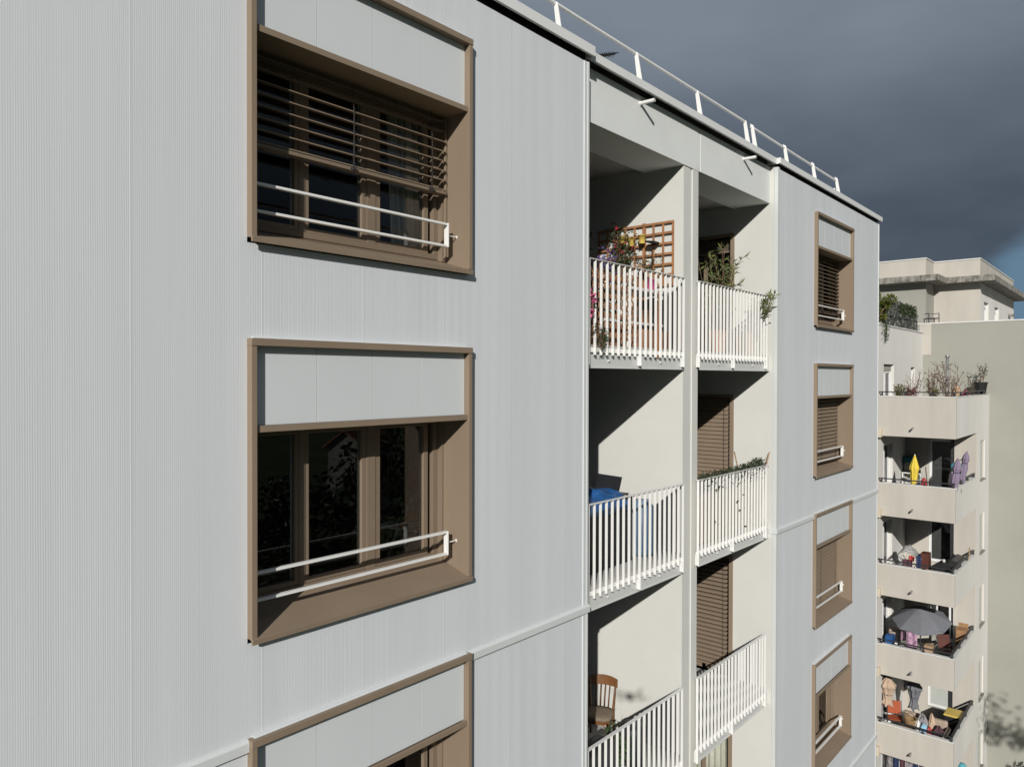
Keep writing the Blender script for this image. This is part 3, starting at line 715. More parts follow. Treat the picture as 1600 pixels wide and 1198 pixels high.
closed_parasol('folded mauve parasol standing upright beside the pale side wall', (28.5, .42, FF[1]), (28.5, .12, 15.55), 'purple', .10, canopy=.52, slim=True)
def crate(name, label, cat, lo, hi, m, part=None, group=None, bevel=.01):
    o = MB().box(lo[0], hi[0], lo[1], hi[1], lo[2], hi[2]).build(name, m, bevel=bevel)
    return tag(o, label, cat, group)
t = world_thing('air_conditioner', 'grey outdoor unit against the shaded back wall under a teal cloth', 'air conditioner', (30.55, 2.4, FF[1]))
MB().box(30.35, 30.72, 2.2, 2.46, FF[1] + .25, 15.0).build('housing', 'fgrey2', t, bevel=.01); MB().box(30.4, 30.7, 2.22, 2.44, FF[1], FF[1] + .25).build('stand', 'dkmetal', t)
q = MB()
for i in range(11):
    for j in range(7):
        u, v = i / 10, j / 6; q.v.append((30.33 + (.42 * v if v < .5 else .21 + .0), 2.16 + .36 * u, 15.02 + .015 * math.sin(u * 9) - (.0 if v > .4 else .0)))
q = MB().box(30.30, 30.74, 2.16, 2.5, 15.003, 15.05).box(30.30, 30.335, 2.16, 2.5, 14.86, 15.003)
tag(q.build('cloth', 'teal', bevel=.012), 'teal cloth folded over the grey outdoor unit', 'cloth')
t = world_thing('shelf_unit', 'low white open shelf unit on the balcony behind yellow parasol', 'shelf', (30.2, 2.2, FF[1]))
b = MB().box(30.05, 30.4, 1.82, 2.46, 14.46, 14.5).box(30.05, 30.4, 1.82, 1.86, FF[1], 14.46).box(30.05, 30.4, 2.42, 2.46, FF[1], 14.46).box(30.05, 30.4, 2.12, 2.15, FF[1], 14.46).box(30.38, 30.4, 1.86, 2.42, FF[1], 14.46)
b.build('carcass', 'white', t, bevel=.004); MB().box(30.06, 30.38, 1.86, 2.12, 14.1, 14.13).box(30.06, 30.38, 2.15, 2.42, 14.1, 14.13).build('shelf_board', 'white', t)
tag(MB().box(30.1, 30.3, 1.88, 2.06, 14.5, 14.62).lathe([(.06, 0), (.07, .08), (.03, .16)], (30.2, 2.14, 14.5), 10).build('toolbox', 'black'), 'small black case lying on the white shelf unit', 'box')
t = world_thing('folding_table', 'white plastic folding table with bent legs just inside handrail', 'table', (28.6, 1.9, FF[1]))
MB().prism([(1.45, 14.36), (2.15, 14.42), (2.15, 14.45), (1.45, 14.39)], 'x', 28.2, 29.0).build('tabletop', 'white', t, bevel=.008)
for yy in (1.5, 2.1):
    MB().tube([(28.25, yy, FF[1]), (28.35, yy, 14.37), (28.85, yy, 14.37), (28.95, yy, FF[1])], .014, 6).build('leg', 'pvc', t)
tag(MB().tube([(28.2, 1.15, FF[1]), (28.3, 1.31, 14.95)], .014, 6).obox((28.2, 1.15, FF[1] + .06), (.3, .06, .12)).build('broom', 'dkmetal'), 'long dark broom handle leaning beside the white frame', 'broom')
tag(MB().lathe([(.06, 0), (.10, .1), (.08, .32), (.03, .42)], (27.9, 1.27, 14.2), 10).lathe([(.12, 0), (.12, .5), (.1, .5)], (27.9, 1.27, FF[1]), 10).build('watering_can', 'red', smooth=True), 'slim red container on the balcony next to broom', 'container')
tag(MB().obox((27.6, 1.40, 14.30), (.16, .12, .3), (.2, .1, 0)).lathe([(.1, 0), (.1, .6)], (27.6, 1.40, FF[1]), 10).build('bag', 'navy'), 'small navy bag under the yellow parasol by handrail', 'bag')
bp = bpy.data.meshes.new('ball'); bm = bmesh.new(); bmesh.ops.create_uvsphere(bm, u_segments=18, v_segments=12, radius=.13); bm.to_mesh(bp); bm.free()
for p in bp.polygons: p.use_smooth = True
def lounge_chair(label, loc, rz, seat_m, frame_m):
    t = thing('folding_chair', label, 'chair', loc, rz)
    MB().box(-.22, .22, -.2, .22, .42, .445).build('seat', seat_m, t, bevel=.01)
    MB().prism([(-.22, .5), (-.20, .5), (-.30, .92), (-.32, .92)], 'x', -.21, .21).build('backrest', seat_m, t, bevel=.006)
    for sx in (-.23, .23):
        MB().tube([(sx, .22, 0), (sx, -.18, .46), (sx, -.33, .95)], .013, 6).build('leg', frame_m, t); MB().tube([(sx, -.24, 0), (sx, .2, .44)], .013, 6).build('leg', frame_m, t)
    return t
lounge_chair('black folding chair between the two mauve parasols', (28.1, .55, FF[1]), 1.2, 'black', 'dkmetal')
bo = bpy.data.objects.new('ball', bp); COL.objects.link(bo); bo.location = (28.1, .40, FF[1] + 1.53); bp.materials.append(M['turq']); tag(bo, 'turquoise ball held between the folded mauve parasols', 'ball')
tag(MB().obox((28.12, .42, FF[1] + 1.1), (.34, .3, .5), (.15, .2, .3)).build('cushion_bag', 'white', bevel=.08), 'white stuffed bag propped on the black folding chair', 'bag')
tag(MB().obox((28.12, .40, FF[1] + .66), (.4, .36, .38), (.1, .1, .2)).build('cushion', 'black', bevel=.06), 'black cushion lying on the black folding chair', 'cushion')
tag(MB().obox((28.05, .28, FF[1] + 1.42), (.2, .05, .42), (.5, .35, .2)).build('swim_float', 'teal', bevel=.02), 'dark teal float sticking up behind the turquoise ball', 'float')
wk = MB(); rgw = random.Random(3)
for i in range(6): a = -1.3 + i * .5; wk.tube([(28.15, .42, FF[1] + 1.5), (28.15, .42 + .14 * math.sin(a), FF[1] + 1.72), (28.15, .42 + .34 * math.sin(a), FF[1] + 1.78 + .04 * math.cos(a))], .009, 5)
tag(wk.build('drying_hanger', 'dkmetal'), 'dark spoked hanger sticking up above the turquoise ball', 'hanger')

# third band: laundry under a zebra cloth, cabinet, barbecue
t = world_thing('clothes_airer', 'folding clothes airer hung with dark washing behind the handrail', 'airer', (28.2, 1.75, FF[2]))
fr = MB()
for x in (27.95, 28.55): fr.tube([(x, 1.4, FF[2]), (x, 2.05, FF[2] + .95)], .012, 6); fr.tube([(x, 2.05, FF[2]), (x, 1.4, FF[2] + .95)], .012, 6)
for i in range(6): y = 1.4 + .13 * i; fr.tube([(27.95, y, FF[2] + .95), (28.55, y, FF[2] + .95)], .006, 5)
fr.build('frame', 'pvc', t)
def drape(mb, x0, x1, y, ztop, zbot, seed, dy=.04):
    rg = random.Random(seed); n = 14; ph = rg.random() * 6; o = len(mb.v)
    for j in range(6):
        v = j / 5
        for i in range(n + 1):
            u = i / n; mb.v.append((x0 + (x1 - x0) * u, y - dy * v + .02 * math.sin(u * 11 + ph + v), ztop + (zbot - ztop) * v * (1 + .06 * math.sin(u * 5 + ph))))
    for j in range(5):
        for i in range(n): a = o + j * (n + 1) + i; mb.f.append((a, a + 1, a + n + 2, a + n + 1))
def cloth(label, x0, x1, y, ztop, zbot, m, seed, name='garment', cat='garment', along='x'):
    mb = MB(); drape(mb, x0, x1, y, ztop, zbot, seed)
    if along == 'y': mb.v = [(b, a, c) for a, b, c in mb.v]
    o = mb.build(name, m, smooth=True); s = o.modifiers.new('Solidify', 'SOLIDIFY'); s.thickness = .012; s.offset = 0
    return tag(o, label, cat)
cloth('black trousers hanging at the front of the airer', 1.62, 1.92, 27.95, FF[2] + .95, FF[2] + .3, 'clothC', 1, along='y')
cloth('white towel hanging at the left end of the airer', 1.94, 2.02, 27.97, FF[2] + .97, FF[2] + .35, 'clothA', 2, along='y')
cloth('navy jeans hanging at the right end of the airer', 1.28, 1.42, 27.62, FF[2] + 1.2, FF[2] + .55, 'navy', 3, along='y')
cloth('red top hanging beneath the zebra cloth', 1.56, 1.72, 27.93, FF[2] + 1.1, FF[2] + .93, 'red', 4, along='y')
zb = MB(); n = 16
for j in range(10):
    for i in range(n + 1):
        u, v = i / n, j / 9; zb.v.append((27.95 + .75 * v, 2.08 - .66 * u, FF[2] + 1.02 + .36 * math.sin(PI * min(1, u * 1.15 + .05)) ** .8 * math.sin(PI * (.15 + .75 * v)) + .02 * math.sin(u * 23 + v * 7)))
for j in range(9):
    for i in range(n): a = j * (n + 1) + i; zb.f.append((a, a + 1, a + n + 2, a + n + 1))
o = zb.build('zebra_cover', 'zebra', smooth=True); o.modifiers.new('Solidify', 'SOLIDIFY').thickness = .01
tag(o, 'black and white zebra striped cover heaped over the clothes airer', 'cover')
t = world_thing('cabinet', 'dark reddish brown cabinet beside zebra covered airer', 'cabinet', (28.5, 1.32, FF[2]))
MB().box(28.3, 28.7, 1.2, 1.45, FF[2], 11.97).build('carcass', 'mahog', t, bevel=.006); MB().box(28.285, 28.3, 1.21, 1.44, FF[2] + .05, 11.95).build('door', 'mahog', t, bevel=.004)
t = world_thing('bbq_grill', 'black covered barbecue in the sunny balcony corner', 'barbecue', (28.1, .62, FF[2]))
MB().prism([(.25, 11.66), (.95, 11.66), (.86, 11.80), (.55, 11.86), (.3, 11.80)], 'x', 27.85, 28.45).build('lid', 'black', t, bevel=.03)
MB().box(27.88, 28.42, .28, .92, 11.45, 11.66).build('firebox', 'black', t, bevel=.02)
for x in (27.92, 28.38):
    for y in (.32, .88): MB().tube([(x, y, FF[2]), (x, y, 11.45)], .018, 6).build('leg', 'dkmetal', t)
tag(MB().lathe([(.035, 0), (.045, .09), (.04, .09)], (28.0, .68, 11.845), 12).build('tea_light', 'white'), 'tiny pale pot on top of black barbecue', 'pot')
t = world_thing('bench', 'long black covered bench along the side handrail', 'bench', (29.2, .55, FF[2]))
MB().prism([(.36, FF[2] + .4), (.85, FF[2] + .4), (.82, 11.66), (.6, 11.80), (.38, 11.72)], 'x', 28.6, 29.9).build('cover', 'dkmetal', t, bevel=.04)
for x in (28.7, 29.8): MB().box(x, x + .06, .42, .8, FF[2], FF[2] + .4).build('leg', 'dkmetal', t)
tag(MB().tube([(29.8, .3, FF[2]), (29.75, .23, 12.1)], .02, 8).build('wooden_stick', 'wood_lt'), 'short wooden stick poking up near end of side handrail', 'stick')

# fourth band: open grey parasol, towel, boxes
t = thing('open_parasol', 'open grey parasol tilted over the balcony with pink towel', 'parasol', (28.25, 1.42, FF[3])); 
MB().tube([(0, 0, 0), (0, 0, 1.95)], .02, 8).build('pole', 'dkmetal', t)
MB().lathe([(.24, 0), (.22, .06), (.05, .09), (.03, .2)], n=16).build('base', 'dkmetal', t)
cn = MB(); n = 8; sub = 6
tip = Vector((0, 0, 2.0)); rim = []
tl = Matrix.Rotation(math.radians(-17), 3, 'Y')
for i in range(n * sub):
    k = i % sub / sub; a0 = 2 * PI * (i // sub) / n + .2; a1 = a0 + 2 * PI / n
    p0, p1 = Vector((math.cos(a0), math.sin(a0), 0)), Vector((math.cos(a1), math.sin(a1), 0)); rim.append(p0.lerp(p1, k))
rows = [(0, .0), (.25, -.10), (.55, -.25), (.8, -.39), (1.0, -.52)]
RAD = .92
for q, dz in rows:
    for p in rim: sag = 1 - (p.length); cn.v.append(tuple(tip + tl @ Vector((p.x * RAD * q, p.y * RAD * q, dz + .35 * sag * q * (1 - q) - .0))))
m_ = n * sub
for j in range(len(rows) - 1):
    for i in range(m_): k = (i + 1) % m_; cn.f.append((j * m_ + i, j * m_ + k, (j + 1) * m_ + k, (j + 1) * m_ + i))
c = cn.build('canopy', 'greycan', t); c.modifiers.new('Solidify', 'SOLIDIFY').thickness = .006
rb = MB()
for i in range(n): p = rim[i * sub]; rb.tube([tuple(tip + tl @ Vector((p.x * RAD * q, p.y * RAD * q, dz - .012))) for q, dz in rows], .008, 5)
rb.build('ribs', 'dkmetal', t)
cloth('pink and purple patterned towel hanging beside the grey parasol pole', 1.38, 1.72, 27.62, 9.40, 8.74, 'pink', 11, 'towel', 'towel', along='y')
cloth('dark purple printed throw hanging behind the pink towel', 1.45, 1.95, 27.9, 9.52, 9.0, 'pink', 12, 'throw', 'throw', along='y')
t = world_thing('clothes_line', 'taut grey washing line stretched across the balcony under the grey parasol', 'washing line', (27.8, 1.6, 9.6))
MB().tube([(27.62, YC, 9.41), (27.62, YS + .1, 9.41)], .005, 5).tube([(27.9, YC, 9.53), (27.9, .6, 9.53)], .005, 5).build('line', 'cord', t)
crate('storage_crate', 'blue plastic crate at the left end of balcony under grey parasol', 'crate', (27.9, 2.22, FF[3]), (28.3, 2.46, 9.0), 'blue')
crate('cool_box', 'cream cool box on the left beside the blue crate', 'cool box', (28.32, 2.12, FF[3]), (28.7, 2.44, 9.12), 'sofa', bevel=.03)
t = world_thing('low_table', 'black low table with white crockery behind the handrail', 'table', (27.9, 1.98, FF[3]))
MB().box(27.6, 28.2, 1.75, 2.2, 8.74, 8.78).build('tabletop', 'black', t, bevel=.006)
for x in (27.65, 28.15):
    for y in (1.8, 2.15): MB().box(x - .02, x + .02, y - .02, y + .02, FF[3], 8.74).build('leg', 'black', t)
tag(MB().lathe([(.06, 0), (.11, .05), (.105, .055)], (27.75, 1.85, 8.78), 14).lathe([(.05, 0), (.05, .1)], (27.8, 2.08, 8.78), 10).build('bowl', 'white', smooth=True), 'white bowl on the black low table', 'bowl')
t = world_thing('cardboard_box', 'open brown cardboard box standing against the side wall', 'box', (29.8, .48, FF[3]))
MB().box(29.6, 30.05, .3, .6, FF[3], 9.2).build('carton', 'brownbag', t, bevel=.005); MB().obox((29.58, .45, 9.25), (.02, .3, .16), (0, -.5, 0)).obox((30.07, .45, 9.25), (.02, .3, .16), (0, .5, 0)).build('flap', 'brownbag', t)
lounge_chair('dark red folding chair by the side handrail near the cardboard box', (29.0, .72, FF[3]), 2.3, 'mahog', 'dkmetal')
crate('folder', 'flat tan folder lying on dark mat beside the pink towel', 'folder', (28.2, 1.05, 8.62), (28.5, 1.3, 8.86), 'wood_lt')
crate('doormat', 'black mat lying along the balcony floor', 'mat', (27.4, .45, FF[3] + .002), (30.2, 1.2, FF[3] + .03), 'black')
w = world_thing('window_leaf', 'white framed window leaf swung open onto the balcony under parasol', 'window leaf', (30.5, 1.1, FF[3]))
fr = MB()
P0, P1 = Vector((30.86, 1.0, 0)), Vector((30.3, 1.32, 0)); z0, z1 = 8.42, 10.2
fr.bar(P0 + Vector((0, 0, z0)), P1 + Vector((0, 0, z0)), .05, .08); fr.bar(P0 + Vector((0, 0, z1)), P1 + Vector((0, 0, z1)), .05, .08); fr.bar(P0 + Vector((0, 0, z0)), P0 + Vector((0, 0, z1)), .05, .06); fr.bar(P1 + Vector((0, 0, z0)), P1 + Vector((0, 0, z1)), .05, .06)
fr.build('sash', 'pvc', w)
gp = MB().bar((P0 + P1) / 2 + Vector((0, 0, z0 + .04)), (P0 + P1) / 2 + Vector((0, 0, z1 - .04)), .56, .006, up=(P1 - P0).normalized().cross(Vector((0, 0, 1)))); gp.build('glass_pane', 'glass', w)

# fifth band: two parasols, sofa under laundry, basket, bin
closed_parasol('drooping beige parasol folded at left end of the balcony above orange chair', (27.85, 2.36, FF[4]), (27.85, 2.34, 7.62), 'beigecan', .19, canopy=.44)
closed_parasol('folded dark grey parasol between the beige parasol and shuttered window', (28.6, 1.72, FF[4]), (28.6, 1.66, 7.5), 'greycan', .17, canopy=.5)
lounge_chair('bright orange folding chair behind the lowest handrail', (28.3, 2.22, FF[4] + .2), 1.9, 'orange', 'dkmetal')
t = world_thing('sofa', 'beige outdoor sofa heaped with laundry behind the lowest handrail', 'sofa', (28.2, 1.2, FF[4]))
MB().box(27.55, 28.4, .62, 1.95, FF[4] + .05, 6.04).build('seat', 'sofa', t, bevel=.06); MB().box(28.4, 28.6, .62, 1.95, FF[4] + .05, 6.34).build('backrest', 'sofa', t, bevel=.06); MB().box(27.55, 28.4, .5, .62, FF[4] + .05, 6.22).build('armrest', 'sofa', t, bevel=.05)
bk = MB().lathe([(.14, 0), (.19, .12), (.2, .28), (.185, .30), (.17, .28), (.15, .1)], (27.95, 1.64, 6.04), 18)
t = world_thing('wicker_basket', 'round wicker basket on the left end of the sofa', 'basket', (27.95, 1.64, 6.04)); bk.build('bowl', 'basket', t, smooth=True)
MB().tube([(27.95, 1.64 + .19 * math.cos(a), 6.30 + .2 * math.sin(a)) for a in [PI * i / 10 for i in range(11)]], .012, 6).build('handle', 'basket', t)
def heap(label, c, r, h, m, seed, group=None):
    mb = MB(); rg = random.Random(seed); n, rows = 22, 9; ph = [rg.random() * 6 for _ in range(4)]
    for j in range(rows):
        v = j / (rows - 1)
        for i in range(n):
            a = 2 * PI * i / n; rr = math.cos(v * PI / 2) ** .7 * (1 + .22 * math.sin(3 * a + ph[0]) + .14 * math.sin(7 * a + ph[1] + v * 5)); mb.v.append((c[0] + r[0] * rr * math.cos(a), c[1] + r[1] * rr * math.sin(a), c[2] + h * v * (1 + .2 * math.sin(5 * a + ph[2]))))
    for j in range(rows - 1):
        for i in range(n): k = (i + 1) % n; mb.f.append((j * n + i, j * n + k, (j + 1) * n + k, (j + 1) * n + i))
    return tag(mb.build('laundry', m, smooth=True), label, 'laundry', group)
heap('crumpled grey laundry heaped at middle of beige sofa', (28.15, 1.32, 6.03), (.22, .2, 0), .45, 'clothA', 1)
heap('sky blue laundry at the front of the sofa heap', (27.85, 1.22, 6.03), (.16, .13, 0), .26, 'clothB', 2)
heap('black garment spilling over the right arm of sofa', (27.95, .78, 6.03), (.24, .17, 0), .28, 'clothC', 3)
heap('red garment in the laundry heap next to black garment', (27.88, 1.04, 6.03), (.12, .09, 0), .2, 'red', 4)
heap('white laundry between the basket and blue laundry', (27.9, 1.4, 6.03), (.14, .1, 0), .3, 'white', 5)
heap('pinkish laundry at top right of the heap on sofa', (28.2, 1.05, 6.03), (.2, .15, 0), .5, 'beigecan', 6)
t = world_thing('storage_bin', 'black bin with mustard yellow lid by the side handrail', 'bin', (29.4, .58, FF[4]))
MB().box(29.1, 29.75, .38, .85, FF[4], 6.28).build('body', 'black', t, bevel=.02); MB().box(29.08, 29.77, .36, .87, 6.28, 6.34).build('lid', 'yellowpot', t, bevel=.02)
# sixth band, cut by the bottom edge
t = world_thing('clothes_rail', 'line of dark clothes strung across the lowest balcony at bottom edge', 'washing line', (28.0, 1.7, 4.9))
MB().tube([(28.0, YC, 4.86), (28.0, .6, 4.86)], .006, 5).build('line', 'cord', t)
for i in range(6): cloth('dark patterned garment pegged on the lowest washing line', 1.2 + .2 * i, 1.38 + .2 * i, 28.0, 4.86, 4.2 - .05 * (i % 3), ['clothC', 'navy', 'clothA'][i % 3], 30 + i, along='y')['group'] = 'garments on the lowest line'
tag(MB().lathe([(.10, 0), (.16, .1), (.17, .3), (.10, .42), (.02, .45)], (29.5, .37, 4.18), 14).lathe([(.12, 0), (.12, 1.2)], (29.5, .37, FF[5] + .30), 8).build('covered_stool', 'turq', smooth=True), 'turquoise covered lump above the lowest side parapet', 'cover')

# terrace on top: pole, shrubs, pots
tag(MB().tube([(29.0, .82, FF[0]), (29.0, .81, 18.72)], .05, 10).tube([(29.0, .81, 18.70), (29.0, .81, 18.78)], .075, 10).tube([(29, .81, 18.25), (29.0, .74, 18.25)], .02, 6).build('flue_pole', 'silver', smooth=True), 'tall grey metal pole standing among bare shrubs on terrace', 'pole')
def shrub(label, c, h, spread, nst, leafm, nl, lsz, seed, pot=None, group=None, base=None, lean=(0, 0), name='potted_shrub', potm='terracotta', potr=.16, poth=.3, dens=1., wid=.42, low=.25):
    rg = random.Random(seed); t = thing(name, label, 'shrub', c, 0, group)
    z0 = 0
    if pot is not False:
        MB().lathe([(potr * .72, 0), (potr, poth), (potr * 1.08, poth), (potr * 1.08, poth + .03), (potr * .92, poth + .03), (potr * .9, poth - .02), (0.001, poth - .02)], n=18, cap=False).build('pot', potm, t)
        z0 = poth - .03
    st, lf = MB(), MB()
    for i in range(nst):
        a = rg.uniform(0, 2 * PI); s = spread * rg.uniform(.3, 1.); top = Vector((s * math.cos(a) + lean[0], s * math.sin(a) + lean[1], z0 + h * rg.uniform(.6, 1.)))
        b = Vector((rg.uniform(-.4, .4) * potr, rg.uniform(-.4, .4) * potr, z0)); mid = b.lerp(top, .5) + Vector((rg.gauss(0, .04), rg.gauss(0, .04), .06 * h))
        pts = [b, b.lerp(mid, .5) , mid, mid.lerp(top, .6) + Vector((0, 0, .02)), top]; st.tube(pts, [.009, .008, .006, .005, .003], 5)
        br = [(pts, 1.)]
        for _ in range(3):
            q = rg.uniform(.35, .9); p = b.lerp(top, q); e = p + Vector((rg.gauss(0, .5), rg.gauss(0, .5), rg.uniform(.1, .8))).normalized() * h * rg.uniform(.12, .3)
            st.tube([p, p.lerp(e, .5) + Vector((0, 0, .01)), e], [.005, .004, .002], 4); br.append(([p, p.lerp(e, .5), e], .5))
        for pp, wgt in br:
            for _ in range(max(1, int(nl * wgt))):
                q = rg.uniform(low if wgt == 1 else .1, 1) * (len(pp) - 1); k = min(int(q), len(pp) - 2); p = Vector(pp[k]).lerp(Vector(pp[k + 1]), q - k)
                lf.leafy(p, lsz, rg, d=(Vector(pp[-1]) - Vector(pp[0])).normalized() * .6 + Vector((rg.gauss(0, .6), rg.gauss(0, .6), .2)), wid=wid)
    st.build('stem', 'twig', t, smooth=True); lf.build('foliage', leafm, t)
    return t
tz = FF[0]
G = 'bare shrubs behind the terrace handrail'
shrub('green and yellow leafy shrub at the left end of the terrace handrail', (27.75, 2.0, tz + .55), .75, .28, 14, 'leaf_lime', 12, .075, 21, potr=.2, low=.3)
shrub('dark red leafed shrub next to green shrub behind the terrace handrail', (27.8, 1.72, tz + .6), .68, .24, 14, 'leaf_red', 12, .07, 22, potr=.2)
shrub('pale bare twiggy shrub rising behind the red leafed shrub', (28.6, 1.75, tz + .5), 1.35, .4, 9, 'leaf_dry', 4, .05, 23, potr=.2)
shrub('wide bare twiggy shrub left of grey pole, with dry brown leaves', (28.3, 1.12, tz + .6), 1.3, .45, 15, 'leaf_dry', 9, .06, 24, potr=.22)
shrub('bare twiggy shrub right of grey pole with reddish dry leaves', (28.4, .62, tz + .6), 1.5, .5, 15, 'leaf_dry', 9, .06, 25, potr=.22)
shrub('thin upright twig plant further back along the side handrail', (31.2, .5, tz + .6), 1.0, .22, 8, 'leaf_dark', 6, .05, 26, potr=.18)
shrub('sparse plant in a black planter on the terrace corner', (32.85, .42, 17.39), .75, .26, 7, 'leaf_dark', 6, .07, 27, potm='black', potr=.24, poth=.42)
shrub('low green plant in the middle behind terrace handrail', (27.6, .95, tz + .78), .38, .22, 10, 'leaf_lime', 8, .06, 28, potr=.18)
heap('raspberry coloured cushion lying along the side handrail on terrace', (30.0, .42, 17.2), (.75, .14, 0), .34, 'magenta', 41)['category'] = 'cushion'
heap('tan cover heaped beside the grey pole on the terrace', (29.5, .62, 17.0), (.4, .2, 0), .68, 'tarp', 42)['category'] = 'cover'
for o_ in list(scn.objects):
    if o_.get('category') == 'cushion' and o_.name.startswith('laundry'): o_.name = 'seat_cushion'
    if o_.get('category') == 'cover' and o_.name.startswith('laundry'): o_.name = 'dust_cover'
crate('plant_bench', 'long low bench that carries the terrace pots behind the handrail', 'bench', (27.3, .4, tz + .002), (28.9, 2.4, tz + .55), 'wood_lt')
crate('storage_chest', 'low chest along the side handrail of the terrace under the cushion', 'chest', (29.05, .36, tz + .002), (31.6, .8, tz + .75), 'dkmetal')
# upper terrace: netting screen, bush, metal chair
t = world_thing('balcony_screen', 'ragged grey green netting screen on a dark railing, upper terrace', 'screen', (30.5, 2.62, UP + .04))
r = MB(); 
for x in (28.3, 29.4, 30.5, 31.6, 32.9): r.box(x - .025, x + .025, 2.6, 2.65, UP + .04, UP + .45)
r.box(28.2, 32.95, 2.6, 2.65, UP + .42, UP + .46); r.build('railing', 'dkmetal', t)
nb = MB(); rg = random.Random(5)
for i in range(4200):
    x = rg.uniform(28.2, 32.95); top = .95 - .25 * max(0, (x - 31.6) / 1.4) + .06 * math.sin(x * 5)
    nb.leafy((x, 2.68 + rg.gauss(0, .035), UP + .06 + top * rg.random() ** .85), .085, rg, wid=.6)
nb.build('netting', 'netting', t)
nb = MB()
for i in range(900):
    x = rg.uniform(30.2, 32.6); nb.leafy((x, 2.62 + rg.gauss(0, .05), UP + .55 + .42 * rg.random() ** .7), .085, rg, wid=.6)
nb.build('ivy', 'leaf_dark', t)
def bush(name, label, c, r, n, leafm, lsz, seed, hang=False):
    rg = random.Random(seed); t = thing(name, label, 'bush', c); lf, st = MB(), MB()
    cl = [(Vector((rg.gauss(0, .45) * r[0], rg.gauss(0, .45) * r[1], (.25 + .7 * rg.random()) * r[2])), rg.uniform(.22, .42)) for _ in range(18)]
    for p, q in cl: st.tube([(0, 0, 0), p * .5 + Vector((0, 0, .05)), p], [.02, .013, .006], 5)
    for i in range(n):
        p, q = rg.choice(cl); d = Vector((rg.gauss(0, 1), rg.gauss(0, 1), rg.gauss(0, 1))).normalized() * q * rg.random() ** .45 * min(r); lf.leafy(p + d, lsz, rg, d=d.normalized() + Vector((0, 0, .3)))
    st.build('stem', 'twig', t, smooth=True); lf.build('foliage', leafm, t); return t
bush('bush', 'yellow green bush overhanging the left end of upper terrace', (27.5, 2.75, UP + .04), (.8, .45, 1.05), 2600, 'leaf_lime', .11, 51)
tr = MB(); rg = random.Random(9)
for i in range(9):
    x = 27.3 + rg.random() * .8; tr.tube([(x, 2.5, UP + .1), (x + .02, 2.42, UP), (x + rg.gauss(0, .05), 2.44, UP - .5 * rg.random() - .15)], .006, 4)
    for j in range(9): tr.leafy((x, 2.43, UP - .55 * rg.random()), .08, rg)
tag(tr.build('trailing_plant', 'leaf_dark'), 'dark trailing plant hanging over the wall below yellow green bush', 'plant')
t = thing('metal_chair', 'small dark metal chair standing on the roof behind white wall capping', 'chair', (34.5, 2.42, 20.0), 2.2)
for sx in (-.2, .2):
    for sy in (-.2, .2): MB().tube([(sx, sy, 0), (sx, sy, .66 if sy > 0 else .45)], .016, 6).build('leg', 'dkmetal', t)
MB().box(-.22, .22, -.22, .22, .44, .47).build('seat', 'dkmetal', t); MB().tube([(-.2, .2, .66), (-.2, -.2, .66), (.2, -.2, .66), (.2, .2, .66)], .014, 6).build('armrest', 'dkmetal', t)
# ------------------------------------------------------------------ things on the near loggias
f1, f2, f3 = FL[0], FL[1], FL[2]
def lattice(name, label, u0, u1, z0, z1, place, step, w=.03, th=.008, diag=False, m='wood', post=None):
    """place(u, z, d): a point of the lattice plane at depth d"""
    mb = MB()
    if not diag:
        nv = int(round((u1 - u0) / step)); nh = int(round((z1 - z0) / step))
        for i in range(nv + 1): u = u0 + (u1 - u0) * i / nv; mb.bar(place(u, z0, 0), place(u, z1, 0), w, th, up=place.n)
        for j in range(nh + 1): z = z0 + (z1 - z0) * j / nh; mb.bar(place(u0 - .015, z, th), place(u1 + .015, z, th), w, th, up=place.n)
    else:
        hgt = z1 - z0; k = -int(hgt / step) - 1
        while u0 + k * step < u1:
            for sgn in (1, -1):
                a0 = u0 + k * step if sgn == 1 else u0 + k * step + hgt; t0, t1 = 0, hgt
                if sgn == 1: t0 = max(0, u0 - a0); t1 = min(hgt, u1 - a0)
                else: t0 = max(0, a0 - u1); t1 = min(hgt, a0 - u0)
                if t1 - t0 > .03: mb.bar(place(a0 + sgn * t0, z0 + t0, th if sgn > 0 else 0), place(a0 + sgn * t1, z0 + t1, th if sgn > 0 else 0), w, th, up=place.n)
            k += 1
    if post:
        for u in post: mb.bar(place(u, z0 - .7, -.015), place(u, z1 + .03, -.015), .045, .03, up=place.n)
    return tag(mb.build(name, m), label, 'trellis')
def pl_wall(u, z, d): return (DIV0 - .03 - d, u, z)
pl_wall.n = (1, 0, 0)
lattice('wall_trellis', 'square timber trellis against the sunlit loggia wall, top left balcony', .27, 1.46, 19.24, 20.08, pl_wall, .14, post=(.72,))
def pl_rail(u, z, d): return (u, .30 - d, z)
pl_rail.n = (0, 1, 0)
lattice('diamond_trellis', 'orange diamond trellis behind the balusters of the top left balcony', 6.62, 7.98, f1 + .08, f1 + .90, pl_rail, .115, w=.022, th=.007, diag=True)
tag(MB().bar((8.16, YLO - .010, f1 - .12), (8.20, YLO - .010, f1 + .72), .034, .014, up=(0, 1, 0)).build('wooden_batten', 'wood'), 'brown wooden batten tied behind the top left balusters', 'batten')
tag(MB().bar((8.7, .72, 19.52), (8.62, .35, 19.2), .035, .02).build('prop_stick', 'wood_lt'), 'slanting weathered stick leaning on square trellis', 'stick')
t = world_thing('side_table', 'white table crowded with pots behind the top left balusters', 'table', (8.25, .5, f1))
MB().box(7.75, 8.72, .26, .75, f1 + .72, f1 + .76).build('tabletop', 'white', t, bevel=.006)
for x in (7.79, 8.68):
    for y in (.3, .71): MB().box(x - .02, x + .02, y - .02, y + .02, f1, f1 + .72).build('leg', 'white', t)
